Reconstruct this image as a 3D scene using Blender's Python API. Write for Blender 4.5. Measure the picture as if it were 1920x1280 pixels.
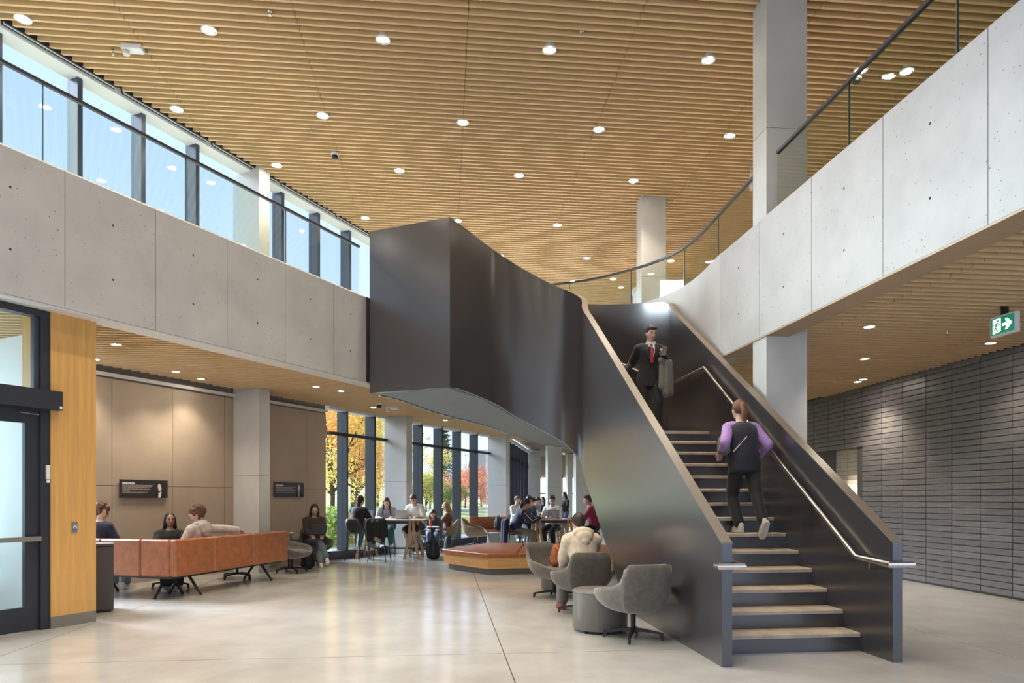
import bpy, bmesh, math, random
from mathutils import Vector, Matrix
for _o in list(bpy.data.objects): bpy.data.objects.remove(_o)
SC = bpy.context.scene
COL = SC.collection
random.seed(7)
# ------------------------------------------------------------------ camera
CAMH, FPX, HY = 1.4455, 1280.0, 935.0        # eye height, focal length in px of a 1920 wide frame, horizon row
cam_d = bpy.data.cameras.new('camera'); cam = bpy.data.objects.new('camera', cam_d); COL.objects.link(cam)
cam.location = (0, 0, CAMH); cam.rotation_euler = (math.pi/2, 0, 0)
cam_d.sensor_width = 36; cam_d.lens = 24; cam_d.shift_y = (HY-640)/1920; cam_d.clip_end = 500
SC.camera = cam
# ------------------------------------------------------------------ sky, sun, exposure
W = bpy.data.worlds.new('sky'); SC.world = W; W.use_nodes = True
nt = W.node_tree; nt.nodes.clear()
o_ = nt.nodes.new('ShaderNodeOutputWorld'); bg = nt.nodes.new('ShaderNodeBackground')
tc = nt.nodes.new('ShaderNodeTexCoord'); sp = nt.nodes.new('ShaderNodeSeparateXYZ'); rp = nt.nodes.new('ShaderNodeValToRGB')
rp.color_ramp.elements[0].position = 0.0; rp.color_ramp.elements[0].color = (.68, .80, 1, 1)
rp.color_ramp.elements[1].position = 0.75; rp.color_ramp.elements[1].color = (.27, .42, .92, 1)
nt.links.new(tc.outputs['Generated'], sp.inputs[0]); nt.links.new(sp.outputs['Z'], rp.inputs[0])
nt.links.new(rp.outputs[0], bg.inputs[0]); bg.inputs[1].default_value = .88
nt.links.new(bg.outputs[0], o_.inputs[0])
R_ = math.radians
sun_d = bpy.data.lights.new('sun', 'SUN'); sun_d.energy = 8.6; sun_d.angle = R_(38); sun_d.color = (.80, .90, 1)
sun = bpy.data.objects.new('sun', sun_d); COL.objects.link(sun)
sun.rotation_euler = Vector((.76, -.38, -.42)).to_track_quat('-Z', 'Y').to_euler()
SC.view_settings.view_transform = 'Standard'; SC.view_settings.look = 'None'
SC.view_settings.gamma = 1; SC.view_settings.use_curve_mapping = False
SC.view_settings.exposure = 1.05
SC.cycles.use_denoising = True
SC.cycles.max_bounces = 10; SC.cycles.diffuse_bounces = 5; SC.cycles.glossy_bounces = 4
SC.cycles.transparent_max_bounces = 16; SC.cycles.sample_clamp_indirect = 6
SC.cycles.caustics_reflective = False; SC.cycles.caustics_refractive = False
LAMP = 112.0      # watts of one ceiling downlight
# ------------------------------------------------------------------ helpers
def V(*a): return Vector(a)
def at(px, py, d): return V((px-960)/FPX*d, d, CAMH-(py-HY)/FPX*d)
def fl(px, py, z=0.0):
    d = (CAMH-z)*FPX/(py-HY); return V((px-960)/FPX*d, d, z)
def col_at(px, d, z=0.0): return V((px-960)/FPX*d, d, z)
def hit(P, D, px):                                     # parameter along a plan line where it crosses an image column
    k = (px-960)/FPX; return (P[0]-k*P[1])/(k*D[1]-D[0])
def R(a): return math.radians(a)
TH = R(5.6); U = V(math.cos(TH), math.sin(TH), 0); N = V(-math.sin(TH), math.cos(TH), 0)
WA = R(26.0); WD = V(math.sin(WA), math.cos(WA), 0); WN = V(math.cos(WA), -math.sin(WA), 0)
Z = V(0, 0, 1)
MATS = {}
def mat(name, col, rough=.5, metal=0, noise=0, scale=6, bump=0, bscale=None, stretch=(1,1,1), spec=.5, col2=None, emit=0, alpha=None, pits=0, sheen=0):
    m = bpy.data.materials.new(name); m.use_nodes = True; t = m.node_tree; b = t.nodes['Principled BSDF']
    c = (col[0], col[1], col[2], 1); b.inputs['Base Color'].default_value = c
    b.inputs['Roughness'].default_value = rough; b.inputs['Metallic'].default_value = metal
    b.inputs['Specular IOR Level'].default_value = spec
    if sheen: b.inputs['Sheen Weight'].default_value = sheen
    if emit: b.inputs['Emission Color'].default_value = c; b.inputs['Emission Strength'].default_value = emit
    if noise or bump or pits:
        tcn = t.nodes.new('ShaderNodeTexCoord'); mp = t.nodes.new('ShaderNodeMapping'); mp.inputs['Scale'].default_value = stretch
        t.links.new(tcn.outputs['Object'], mp.inputs[0])
        nz = t.nodes.new('ShaderNodeTexNoise'); nz.inputs['Scale'].default_value = scale; nz.inputs['Detail'].default_value = 6; nz.inputs['Roughness'].default_value = .62
        t.links.new(mp.outputs[0], nz.inputs['Vector'])
        last = None
        if noise:
            r = t.nodes.new('ShaderNodeValToRGB'); r.color_ramp.elements[0].position = .32; r.color_ramp.elements[1].position = .7
            d2 = col2 or tuple(min(1, x*(1+noise)) for x in col)
            d1 = tuple(x*(1-noise) for x in col)
            r.color_ramp.elements[0].color = (*d1, 1); r.color_ramp.elements[1].color = (*d2, 1)
            t.links.new(nz.outputs[0], r.inputs[0]); last = r.outputs[0]
        if pits:
            vo = t.nodes.new('ShaderNodeTexVoronoi'); vo.inputs['Scale'].default_value = 15; t.links.new(mp.outputs[0], vo.inputs['Vector'])
            ns = t.nodes.new('ShaderNodeTexNoise'); ns.inputs['Scale'].default_value = 2.2; t.links.new(mp.outputs[0], ns.inputs['Vector'])
            ml = t.nodes.new('ShaderNodeMath'); ml.operation = 'MULTIPLY'; t.links.new(ns.outputs[0], ml.inputs[0]); ml.inputs[1].default_value = pits
            lt = t.nodes.new('ShaderNodeMath'); lt.operation = 'LESS_THAN'; t.links.new(vo.outputs['Distance'], lt.inputs[0]); t.links.new(ml.outputs[0], lt.inputs[1])
            mx = t.nodes.new('ShaderNodeMix'); mx.data_type = 'RGBA'; t.links.new(lt.outputs[0], mx.inputs['Factor'])
            if last: t.links.new(last, mx.inputs['A'])
            else: mx.inputs['A'].default_value = c
            mx.inputs['B'].default_value = (col[0]*.35, col[1]*.35, col[2]*.35, 1); last = mx.outputs['Result']
        if last: t.links.new(last, b.inputs['Base Color'])
        if bump:
            n2 = t.nodes.new('ShaderNodeTexNoise'); n2.inputs['Scale'].default_value = bscale or scale*4; n2.inputs['Detail'].default_value = 4
            t.links.new(mp.outputs[0], n2.inputs['Vector'])
            bp = t.nodes.new('ShaderNodeBump'); bp.inputs['Strength'].default_value = bump; bp.inputs['Distance'].default_value = .01
            t.links.new(n2.outputs[0], bp.inputs['Height']); t.links.new(bp.outputs[0], b.inputs['Normal'])
    MATS[name] = m; return m
def glass_mat(name, tint, refl_rough=.02, ior=1.45):
    m = bpy.data.materials.new(name); m.use_nodes = True; t = m.node_tree; t.nodes.clear()
    o = t.nodes.new('ShaderNodeOutputMaterial'); mx = t.nodes.new('ShaderNodeMixShader'); tr = t.nodes.new('ShaderNodeBsdfTransparent')
    gl = t.nodes.new('ShaderNodeBsdfGlossy'); gl.inputs['Roughness'].default_value = refl_rough
    lw = t.nodes.new('ShaderNodeLayerWeight'); lw.inputs['Blend'].default_value = .5
    pw = t.nodes.new('ShaderNodeMath'); pw.operation = 'POWER'; pw.inputs[1].default_value = 4.0; t.links.new(lw.outputs['Facing'], pw.inputs[0])
    fr = t.nodes.new('ShaderNodeMath'); fr.operation = 'MULTIPLY_ADD'; fr.inputs[1].default_value = .7; fr.inputs[2].default_value = .03; t.links.new(pw.outputs[0], fr.inputs[0])
    tr.inputs[0].default_value = (*tint, 1)
    t.links.new(fr.outputs[0], mx.inputs[0]); t.links.new(tr.outputs[0], mx.inputs[1]); t.links.new(gl.outputs[0], mx.inputs[2]); t.links.new(mx.outputs[0], o.inputs[0])
    MATS[name] = m; return m
class MB:
    def __init__(s): s.v = []; s.f = []; s.m = []
    def add(s, vs, fs, mi=0):
        k = len(s.v); s.v += [Vector(x) for x in vs]; s.f += [tuple(i+k for i in f) for f in fs]; s.m += [mi]*len(fs); return s
    def obox(s, c, ax, ay, az, mi=0):                  # centre and three half-axis vectors
        c = Vector(c); ax = Vector(ax); ay = Vector(ay); az = Vector(az)
        vs = [c+ax*i+ay*j+az*k for k in (-1,1) for j in (-1,1) for i in (-1,1)]
        return s.add(vs, [(0,2,3,1),(4,5,7,6),(0,1,5,4),(2,6,7,3),(0,4,6,2),(1,3,7,5)], mi)
    def box(s, x0, x1, y0, y1, z0, z1, mi=0):
        return s.obox(((x0+x1)/2,(y0+y1)/2,(z0+z1)/2), ((x1-x0)/2,0,0), (0,(y1-y0)/2,0), (0,0,(z1-z0)/2), mi)
    def bbox(s, x0, x1, y0, y1, z0, z1, b=.01, mi=0):  # box with chamfered edges
        xs = (x0, x0+b, x1-b, x1); pts = []; idx = {}
        def p(x, y, z):
            k = (round(x,6), round(y,6), round(z,6))
            if k not in idx: idx[k] = len(pts); pts.append((x, y, z))
            return idx[k]
        X = (x0,x1); Y = (y0,y1); Q = (z0,z1); fs = []
        def c(i, j, k, ax):
            x = X[i] + (0 if ax==0 else (b if i==0 else -b)); y = Y[j] + (0 if ax==1 else (b if j==0 else -b)); z = Q[k] + (0 if ax==2 else (b if k==0 else -b))
            return p(x, y, z)
        for i in (0,1):
            fs.append([c(i,j,k,0) for j,k in ((0,0),(1,0),(1,1),(0,1))][::(1 if i else -1)])
            fs.append([c(j,i,k,1) for j,k in ((0,0),(0,1),(1,1),(1,0))][::(1 if i else -1)])
            fs.append([c(j,k,i,2) for j,k in ((0,0),(1,0),(1,1),(0,1))][::(1 if i else -1)])
        for i in (0,1):
            for j in (0,1):
                fs.append([c(i,j,0,0), c(i,j,1,0), c(i,j,1,1), c(i,j,0,1)])
                fs.append([c(i,0,j,0), c(i,1,j,0), c(i,1,j,2), c(i,0,j,2)])
                fs.append([c(0,i,j,1), c(1,i,j,1), c(1,i,j,2), c(0,i,j,2)])
                for k in (0,1): fs.append([c(i,j,k,0), c(i,j,k,1), c(i,j,k,2)])
        return s.add(pts, fs, mi)
    def prism(s, poly, z0, z1, mi=0):
        n = len(poly); vs = [(p[0],p[1],z0) for p in poly]+[(p[0],p[1],z1) for p in poly]
        return s.add(vs, [tuple(range(n))[::-1], tuple(range(n,2*n))]+[(i,(i+1)%n,n+(i+1)%n,n+i) for i in range(n)], mi)
    def rings(s, rs, close=True, caps=True, mi=0):
        n = len(rs[0]); vs = [p for r in rs for p in r]; fs = []
        for a in range(len(rs)-1):
            for i in range(n if close else n-1):
                j = (i+1) % n; fs.append((a*n+i, a*n+j, (a+1)*n+j, (a+1)*n+i))
        if caps: fs += [tuple(range(n))[::-1], tuple(range((len(rs)-1)*n, len(rs)*n))]
        return s.add(vs, fs, mi)
    def tube(s, path, r, seg=8, mi=0, closed=False):
        path = [Vector(p) for p in path]; rs = []; rr = r if isinstance(r, (list, tuple)) else [r]*len(path); up = None
        for i, p in enumerate(path):
            d = (path[min(i+1, len(path)-1)]-path[max(i-1, 0)])
            if 0 < i < len(path)-1: d = (path[i+1]-p).normalized()+(p-path[i-1]).normalized()
            d.normalize()
            if up is None: up = Vector((0,0,1)) if abs(d.z) < .9 else Vector((1,0,0))
            x = up.cross(d).normalized(); y = d.cross(x); up = y
            k = 1
            if 0 < i < len(path)-1:
                cs = max(.35, (path[i+1]-p).normalized().dot(d)); k = 1/cs if cs < .98 else 1
            rs.append([p+(x*math.cos(2*math.pi*j/seg)+y*math.sin(2*math.pi*j/seg))*rr[i]*(1 if k == 1 else min(k,1.3)) for j in range(seg)])
        return s.rings(rs, mi=mi)
    def lathe(s, prof, c=(0,0,0), seg=20, sx=1, sy=1, mi=0, caps=True):
        c = Vector(c)
        return s.rings([[c+Vector((r*sx*math.cos(2*math.pi*j/seg), r*sy*math.sin(2*math.pi*j/seg), z)) for j in range(seg)] for r, z in prof], mi=mi, caps=caps)
    def ell(s, c, rx, ry, rz, rot=None, seg=12, rows=8, mi=0):
        c = Vector(c); rs = []
        for a in range(1, rows):
            t = math.pi*a/rows
            ring = [Vector((rx*math.sin(t)*math.cos(2*math.pi*j/seg), ry*math.sin(t)*math.sin(2*math.pi*j/seg), -rz*math.cos(t))) for j in range(seg)]
            rs.append([c+(rot @ q if rot else q) for q in ring])
        n = len(s.v); s.rings(rs, caps=False, mi=mi)
        b = Vector((0,0,-rz)); tp = Vector((0,0,rz)); k = len(s.v)
        s.v += [c+(rot @ b if rot else b), c+(rot @ tp if rot else tp)]
        l = k-seg
        for j in range(seg):
            s.f += [(n+(j+1)%seg, n+j, k), (l+j, l+(j+1)%seg, k+1)]; s.m += [mi, mi]
        return s
    def cap(s, p, q, r0, r1, seg=10, mi=0):            # tapered capsule
        p = Vector(p); q = Vector(q); d = q-p; L = d.length
        if L < 1e-5: return s.ell(p, r0, r0, r0, mi=mi)
        d /= L; x = d.orthogonal().normalized(); y = d.cross(x); rs = []
        for a in (.15, .55, .9): rs.append((p-d*r0*math.cos(a*math.pi/2), r0*math.sin(a*math.pi/2)))
        rs.append((p, r0)); rs.append((q, r1))
        for a in (.9, .55, .15): rs.append((q+d*r1*math.cos(a*math.pi/2), r1*math.sin(a*math.pi/2)))
        return s.rings([[c+(x*math.cos(2*math.pi*j/seg)+y*math.sin(2*math.pi*j/seg))*r for j in range(seg)] for c, r in rs], mi=mi)
    def xf(s, M): s.v = [M @ p for p in s.v]; return s
    def mesh(s, name):
        me = bpy.data.meshes.new(name); me.from_pydata([tuple(p) for p in s.v], [], s.f); me.validate(clean_customdata=False); return me
    def build(s, name, mats, parent=None, smooth=False, world=True, fix=True):
        if parent is not None and world:
            Mi = Matrix.LocRotScale(parent.location, parent.rotation_euler, parent.scale).inverted()
            pp = parent.parent
            if pp is not None: Mi = Mi @ Matrix.LocRotScale(pp.location, pp.rotation_euler, pp.scale).inverted()
            s.xf(Mi)
        me = bpy.data.meshes.new(name); me.from_pydata([tuple(p) for p in s.v], [], s.f)
        if not isinstance(mats, (list, tuple)): mats = [mats]
        for m in mats: me.materials.append(MATS[m] if isinstance(m, str) else m)
        me.polygons.foreach_set('material_index', s.m)
        if fix:
            bm = bmesh.new(); bm.from_mesh(me); bmesh.ops.recalc_face_normals(bm, faces=bm.faces); bm.to_mesh(me); bm.free()
        if smooth is True: me.shade_smooth()
        elif smooth:
            me.shade_smooth(); me.set_sharp_from_angle(angle=R(smooth))
        me.update()
        o = bpy.data.objects.new(name, me); COL.objects.link(o)
        if parent is not None: o.parent = parent
        return o
def tag(o, label, cat, group=None, kind=None):
    if label: o['label'] = label
    if cat: o['category'] = cat
    if group: o['group'] = group
    if kind: o['kind'] = kind
    return o
def thing(name, label, cat, loc=(0,0,0), rz=0, group=None):
    o = bpy.data.objects.new(name, None); COL.objects.link(o); o.empty_display_size = .2
    o.location = loc; o.rotation_euler = (0, 0, rz); return tag(o, label, cat, group)
def struct(name, mb, m, parent=None, label=None, smooth=False):
    o = mb.build(name, m, parent, smooth)
    if parent is None: o['kind'] = 'structure'
    if label: o['label'] = label
    return o
def dup(root, loc, rz, label=None, group=None):
    def cp(o, parent):
        c = o.copy(); COL.objects.link(c); c.parent = parent
        for ch in o.children: cp(ch, c)
        return c
    r = cp(root, None); r.location = loc; r.rotation_euler = (0, 0, rz)
    if label: r['label'] = label
    if group: r['group'] = group
    return r
def spline(P, n):                                      # Catmull-Rom through points
    P = [Vector(p) for p in P]; out = []
    for i in range(len(P)-1):
        a = P[i-1] if i else P[0]*2-P[1]; b = P[i]; c = P[i+1]; d = P[i+2] if i+2 < len(P) else P[-1]*2-P[-2]
        for k in range(n):
            t = k/n; out.append(.5*((2*b)+(c-a)*t+(2*a-5*b+4*c-d)*t*t+(3*b-a-3*c+d)*t**3))
    out.append(P[-1]); return out
def resample(P, n):
    L = [0]
    for a, b in zip(P, P[1:]): L.append(L[-1]+(b-a).length)
    out = []; i = 0
    for k in range(n+1):
        t = L[-1]*k/n
        while i < len(P)-2 and L[i+1] < t: i += 1
        f = (t-L[i])/max(1e-9, L[i+1]-L[i]); out.append(P[i].lerp(P[i+1], min(1, max(0, f))))
    return out
# ------------------------------------------------------------------ materials
mat('floor', (.47,.458,.435), .17, noise=.12, scale=1.6, bump=.04, bscale=30, spec=.55)
mat('joint', (.16,.14,.12), .8)
mat('concrete', (.455,.44,.42), .6, noise=.1, scale=1.7, bump=.10, bscale=22, pits=.165)
mat('concrete_smooth', (.53,.52,.495), .6, noise=.07, scale=1.5, bump=.06, bscale=22)
mat('hole', (.04,.035,.03), .9)
mat('slat', (.72,.50,.26), .5, noise=.10, scale=3, stretch=(.6,14,14))
mat('ceiling_back', (.14,.09,.05), .85)
mat('black', (.012,.012,.013), .5)
mat('oak', (.62,.34,.10), .4, noise=.13, scale=2.2, stretch=(10,10,.5))
mat('oak_light', (.40,.28,.165), .45, noise=.12, scale=2.5, stretch=(1,1,9))
mat('oak_bench', (.55,.30,.11), .42, noise=.15, scale=2.5, stretch=(1,1,9))
mat('grey_base', (.19,.175,.15), .5)
_b = mat('steel_dark', (.036,.032,.035), .30, noise=.05, scale=.6, spec=.7).node_tree.nodes['Principled BSDF']; _b.inputs['Coat Weight'].default_value = .9; _b.inputs['Coat Roughness'].default_value = .2; _b.inputs['Coat IOR'].default_value = 1.6
mat('steel_cap', (.19,.15,.115), .38, spec=.6)
mat('steel_soffit', (.26,.31,.325), .5, noise=.06, scale=1)
mat('tread', (.50,.42,.33), .55, noise=.22, scale=5, bump=.05)
mat('inox', (.72,.66,.60), .24, metal=1)
mat('alu_dark', (.022,.024,.032), .42)
mat('alu_blue', (.05,.06,.085), .4); mat('alu_mull', (.018,.020,.025), .45)
mat('rail', (.028,.027,.035), .35)
mat('white', (.80,.80,.80), .5)
mat('offwhite', (.70,.68,.64), .6)
mat('panel', (.42,.335,.25), .62, noise=.05, scale=2, bump=.03, bscale=40)
mat('tile', (.145,.142,.158), .32, noise=.35, scale=7, stretch=(1,1,3), bump=.25, bscale=26, col2=(.17,.155,.15))
mat('tile_b', (.18,.175,.19), .30, noise=.35, scale=9, stretch=(1,1,3), bump=.3, bscale=30, col2=(.20,.18,.175))
mat('grout', (.085,.08,.084), .9)
mat('tile_light', (.62,.57,.50), .4)
glass_mat('glass', (.93,.975,.965)); glass_mat('glass_rail', (.90,.93,.89), .01); mat('glass_edge', (.06,.10,.085), .3); glass_mat('glass_win', (.95,.98,.99), .01)
_f = mat('frost', (.85,.92,.95), .6); _t = _f.node_tree; _tr = _t.nodes.new('ShaderNodeBsdfTranslucent'); _tr.inputs[0].default_value = (.88,.95,.98,1); _mx = _t.nodes.new('ShaderNodeMixShader'); _mx.inputs[0].default_value = .7
_ou = [n for n in _t.nodes if n.type == 'OUTPUT_MATERIAL'][0]; _t.links.new(_t.nodes['Principled BSDF'].outputs[0], _mx.inputs[1]); _t.links.new(_tr.outputs[0], _mx.inputs[2]); _t.links.new(_mx.outputs[0], _ou.inputs[0])
mat('lens', (1,.92,.78), .5, emit=60)
mat('suede', (.145,.128,.108), .85, noise=.2, scale=14, sheen=.4)
mat('suede_dark', (.105,.09,.072), .85, noise=.2, scale=14, sheen=.3)
mat('suede_tan', (.25,.165,.085), .75, noise=.2, scale=12, sheen=.2)
mat('vinyl', (.155,.145,.125), .42, noise=.06, scale=4)
mat('vinyl_light', (.30,.31,.30), .45, noise=.06, scale=4)
mat('leather', (.34,.115,.042), .36, noise=.22, scale=9, bump=.08, bscale=90)
mat('leather_brown', (.27,.125,.06), .4, noise=.2, scale=9)
mat('charcoal', (.055,.047,.047), .5)
mat('wood_leg', (.50,.30,.13), .45, noise=.15, scale=4, stretch=(6,6,1))
mat('table_top', (.52,.42,.32), .35, noise=.08, scale=3)
# ------------------------------------------------------------------ structure
ZC, ZL = 7.92, 3.62                                   # undersides of the upper and the lower slats
SP = .141                                              # slat spacing
BZ0, BZ1 = 3.55, 5.09                                  # balcony beam, bottom and top
F2 = 4.90                                              # second floor level
LB = V(-5.0, 7.40, 0)                                  # left beam front face line, direction WD
LWALL = V(-6.64, 11.37, 0)                             # left wall plane line, direction WD
RB0 = V(4.266, 0, 0); RBD = V(-.117, 1, 0)             # right beam front face line
RTN = V(1, .117, 0).normalized()
TW0 = V(8.19, 0, 0); TWD = V(-.099, 1, 0)              # dark tile wall line
def rb(d): return RB0+RBD*d
def clip(poly, P, n):                                  # keep the side where (p-P).n >= 0
    out = []
    for i, a in enumerate(poly):
        b = poly[(i+1) % len(poly)]; da = (a-P).dot(n); db = (b-P).dot(n)
        if da >= 0: out.append(a)
        if da*db < 0: out.append(a+(b-a)*(da/(da-db)))
    return out
# floor: cast slabs with open saw-cut joints over a dark bed
fp = [V(-14,-6,0), V(11,-6,0), V(11,44,0), V(-14,44,0)]
fp = clip(fp, LWALL-WN*.12, WN)
fb = MB(); fb.prism(fp, -.20, -.022); floor = struct('floor', fb, 'joint', label='polished pale concrete floor')
G = 4.62
for i in range(-5, 5):
    for j in range(-3, 10):
        g = .005; o = U*.55+N*1.75
        q = [o+U*(i*G+g)+N*(j*G+g), o+U*((i+1)*G-g)+N*(j*G+g), o+U*((i+1)*G-g)+N*((j+1)*G-g), o+U*(i*G+g)+N*((j+1)*G-g)]
        for P, n in ((LWALL-WN*.12, WN), (V(11,0,0), V(-1,0,0)), (V(0,-6,0), V(0,1,0)), (V(0,44,0), V(0,-1,0)), (V(-14,0,0), V(1,0,0))):
            if len(q) > 2: q = clip(q, P, n)
        if len(q) > 2: MB().prism(q, -.022, 0).build('floor_slab', 'floor', floor)
# the open void of the atrium: plan curve of the far slab edge
CUR = [V(*p, 0) for p in ((3.10,10.1),(3.02,11.3),(2.78,12.15),(2.28,12.85),(1.42,13.55),(.45,13.88),(-.6,13.92),(-1.6,13.55),(-2.40,12.72))]
CURVE = spline(CUR, 6)
# second floor slabs
lbA = LB+WD*(-14); lbB = LB+WD*5.93; lwA = LWALL+WD*(-18); lwB = LWALL+WD*34
def off(p, n, k): return p+n*k
sl = MB(); sl.prism([lbA-WN*.3, lbB-WN*.3, LWALL+WD*3.2, lwA], ZL+.14, F2); struct('floor_upper_left', sl, 'concrete_smooth', label='upper floor slab on the left')
sr = MB(); sr.prism([rb(2.6)+RTN*.3, V(11,2.6,0), V(11,10.1,0), rb(10.1)+RTN*.3], ZL+.14, F2); struct('floor_upper_right', sr, 'concrete_smooth', label='upper floor slab on the right')
sbk = MB(); GZ = [V(*p,0) for p in ((1.15,38),(.98,34.5),(.74,31.4),(.36,28.4),(.02,25.9),(-.22,24.3))]
back_poly = [V(11,10.1,0), V(11,38,0)]+GZ+[LWALL+WD*3.2, LB+WD*5.93-WN*.3]+[p+V(0,.3,0) for p in CURVE[::-1]]
sbk.prism(back_poly, ZL+.14, F2); struct('floor_upper_back', sbk, 'concrete_smooth', label='upper floor slab behind the stair')
# slats: one part for each
def slat(parent, c, a0, a1, z, h=.13, w=.038):
    m = MB(); L = 2.31; k = math.floor((a0-.31)/L)
    while True:
        s0 = max(a0, .31+k*L+.004); s1 = min(a1, .31+(k+1)*L-.004)
        if s0 >= a1: break
        if s1 > s0: m.obox(N*c+U*((s0+s1)/2)+Z*(z+h/2), U*((s1-s0)/2), N*(w/2), Z*(h/2))
        k += 1
    return m.build('slat', 'slat', parent, fix=False)
def cross(c, P, D):                                    # a where the slat line N*c+U*a meets the plan line P+t*D
    det = U.x*(-D.y)+D.x*U.y; q = P-N*c
    return (q.x*(-D.y)+D.x*q.y)/det
HD = R(24.6); HDIR = V(math.sin(HD), math.cos(HD), 0); HN = V(math.cos(HD), -math.sin(HD), 0); HP = V(-6.98, 9.31, 0)
cu = MB(); up = clip([HP+HDIR*(-15)-HN*.5, V(11,-4.5,0), V(11,38,0), HP+HDIR*31-HN*.5], V(0,-5.4,0), V(0,1,0))
cu.prism(up, ZC+.15, ZC+.5); ceil_u = struct('ceiling', cu, 'ceiling_back', label='timber slat ceiling over the atrium')
c = 4.2
while c < 37:
    a0 = cross(c, HP+HN*(.04+.05*(int(c*10)%2)), HDIR); slat(ceil_u, c, a0, 9.3, ZC); c += SP
cl = MB(); cl.prism([lbA-WN*.28, LB+WD*6.3-WN*.28, LWALL+WD*4, lwA], ZL+.12, ZL+.139); ceil_l = struct('ceiling_lower_left', cl, 'ceiling_back', label='timber slat ceiling under the left balcony')
cr = MB(); cr.prism([rb(2.6)+RTN*.28, V(8.5,2.6,0), V(8.5,10.3,0), rb(10.3)+RTN*.28], ZL+.12, ZL+.139); ceil_r = struct('ceiling_lower_right', cr, 'ceiling_back', label='timber slat ceiling under the right balcony')
ck = MB(); ck.prism(back_poly, ZL+.12, ZL+.139); ceil_b = struct('ceiling_lower_back', ck, 'ceiling_back', label='timber slat ceiling behind the stair')
c = 4.0; void = CURVE
def void_cross(c):
    out = []
    for a, b in zip(void, void[1:]):
        da = a.dot(N)-c; db = b.dot(N)-c
        if da*db < 0: out.append((a+(b-a)*(da/(da-db))).dot(U))
    return sorted(out)
while c < 34:
    aw = cross(c, LWALL+WN*.06, WD); at_ = cross(c, TW0-V(.03,0,0), TWD); vx = void_cross(c); al = cross(c, LB-WN*.26, WD)
    if c < 12.9:
        if al-aw > .1: slat(ceil_l, c, aw, min(al, vx[0]-.05 if vx and vx[0] < al else al), ZL)
        ar = cross(c, rb(0)+RTN*.22, RBD)
        if vx: ar = max(vx)+.25
        slat(ceil_r if c < 10.2 else ceil_b, c, ar, at_, ZL)
    elif len(vx) >= 2:
        slat(ceil_b, c, aw, vx[0]-.1, ZL); slat(ceil_b, c, vx[-1]+.25, at_, ZL)
    else: slat(ceil_b, c, aw, min(at_, 8.0), ZL)
    c += SP
# left balcony beam: cast panels 1.1 m long with joints, tie holes
bl = MB(); bl.obox((lbA+lbB)/2-WN*.16+Z*((BZ0+BZ1)/2), WD*((lbB-lbA).length/2), WN*.14, Z*((BZ1-BZ0)/2-.01))
beam_l = struct('wall_balcony_left', bl, 'joint', label='board of the left balcony, cast concrete')
def beam_panels(parent, P, D, n, s0, s1, L, ph, holes=True):
    k = math.floor((s0-ph)/L)
    while ph+k*L < s1:
        a = max(s0, ph+k*L+.004); b = min(s1, ph+(k+1)*L-.004)
        if b > a:
            m = MB(); c0 = P+D*((a+b)/2); hl = (b-a)/2
            rr = []
            for t in (-1, 1):
                e = c0+D*(hl*t)
                rr.append([e+Z*BZ0, e+Z*(BZ1-.03), e-n*.03+Z*BZ1, e-n*.32+Z*BZ1, e-n*.32+Z*BZ0])
            m.rings(rr); m.build('concrete_panel', 'concrete', parent)
            if holes and b-a > .5:
                for z in (4.02, 4.66):
                    h = MB(); x = D.normalized(); cc = c0+Z*z+n*.0008
                    h.add([cc+(x*math.cos(q*math.pi/4)+Z*math.sin(q*math.pi/4))*.014 for q in range(8)]+[cc-n*.01], [(i,(i+1)%8,8) for i in range(8)]+[tuple(range(8))])
                    h.build('tie_hole', 'hole', parent)
        k += 1
beam_panels(beam_l, LB, WD, WN, -14, 5.42, 1.1, .151)
bb = MB(); bb.obox(LB+WD*5.7-WN*.17+Z*((BZ0+BZ1)/2), WD*.26, WN*.15, Z*((BZ1-BZ0)/2)); bb.build('concrete_panel', 'concrete', beam_l)
# right balcony beam and curved fascia
brm = MB(); brm.obox(rb(6.32)+RTN*.16+Z*((BZ0+BZ1)/2), RBD*3.7, RTN*.14, Z*((BZ1-BZ0)/2-.01))
beam_r = struct('wall_balcony_right', brm, 'joint', label='board of the right balcony, cast concrete')
beam_panels(beam_r, RB0, RBD, -RTN, 2.6, 10.12, 1.22, .36)
fc = MB(); cin = CURVE; ts = [(cin[min(i+1,len(cin)-1)]-cin[max(i-1,0)]).normalized() for i in range(len(cin))]
outn = [V(t.y,-t.x,0) for t in ts]
fc.rings([[p+Z*BZ0, p+Z*BZ1, p+n*.3+Z*BZ1, p+n*.3+Z*BZ0] for p, n in zip(cin, outn)])
fascia = fc.build('curved_fascia', 'concrete_smooth', beam_r, smooth=30)
# tan soffit strip under right beam
ss = MB(); ss.obox(rb(6.35)+RTN*.16+Z*(BZ0-.012), RBD*3.75, RTN*.16, Z*.01); ss.build('soffit_strip', 'oak_light', beam_r)
ss = MB(); ss.obox((lbA+lbB)/2-WN*.16+Z*(BZ0-.012), WD*((lbB-lbA).length/2), WN*.15, Z*.01); ss.build('soffit_strip', 'offwhite', beam_l)
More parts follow.
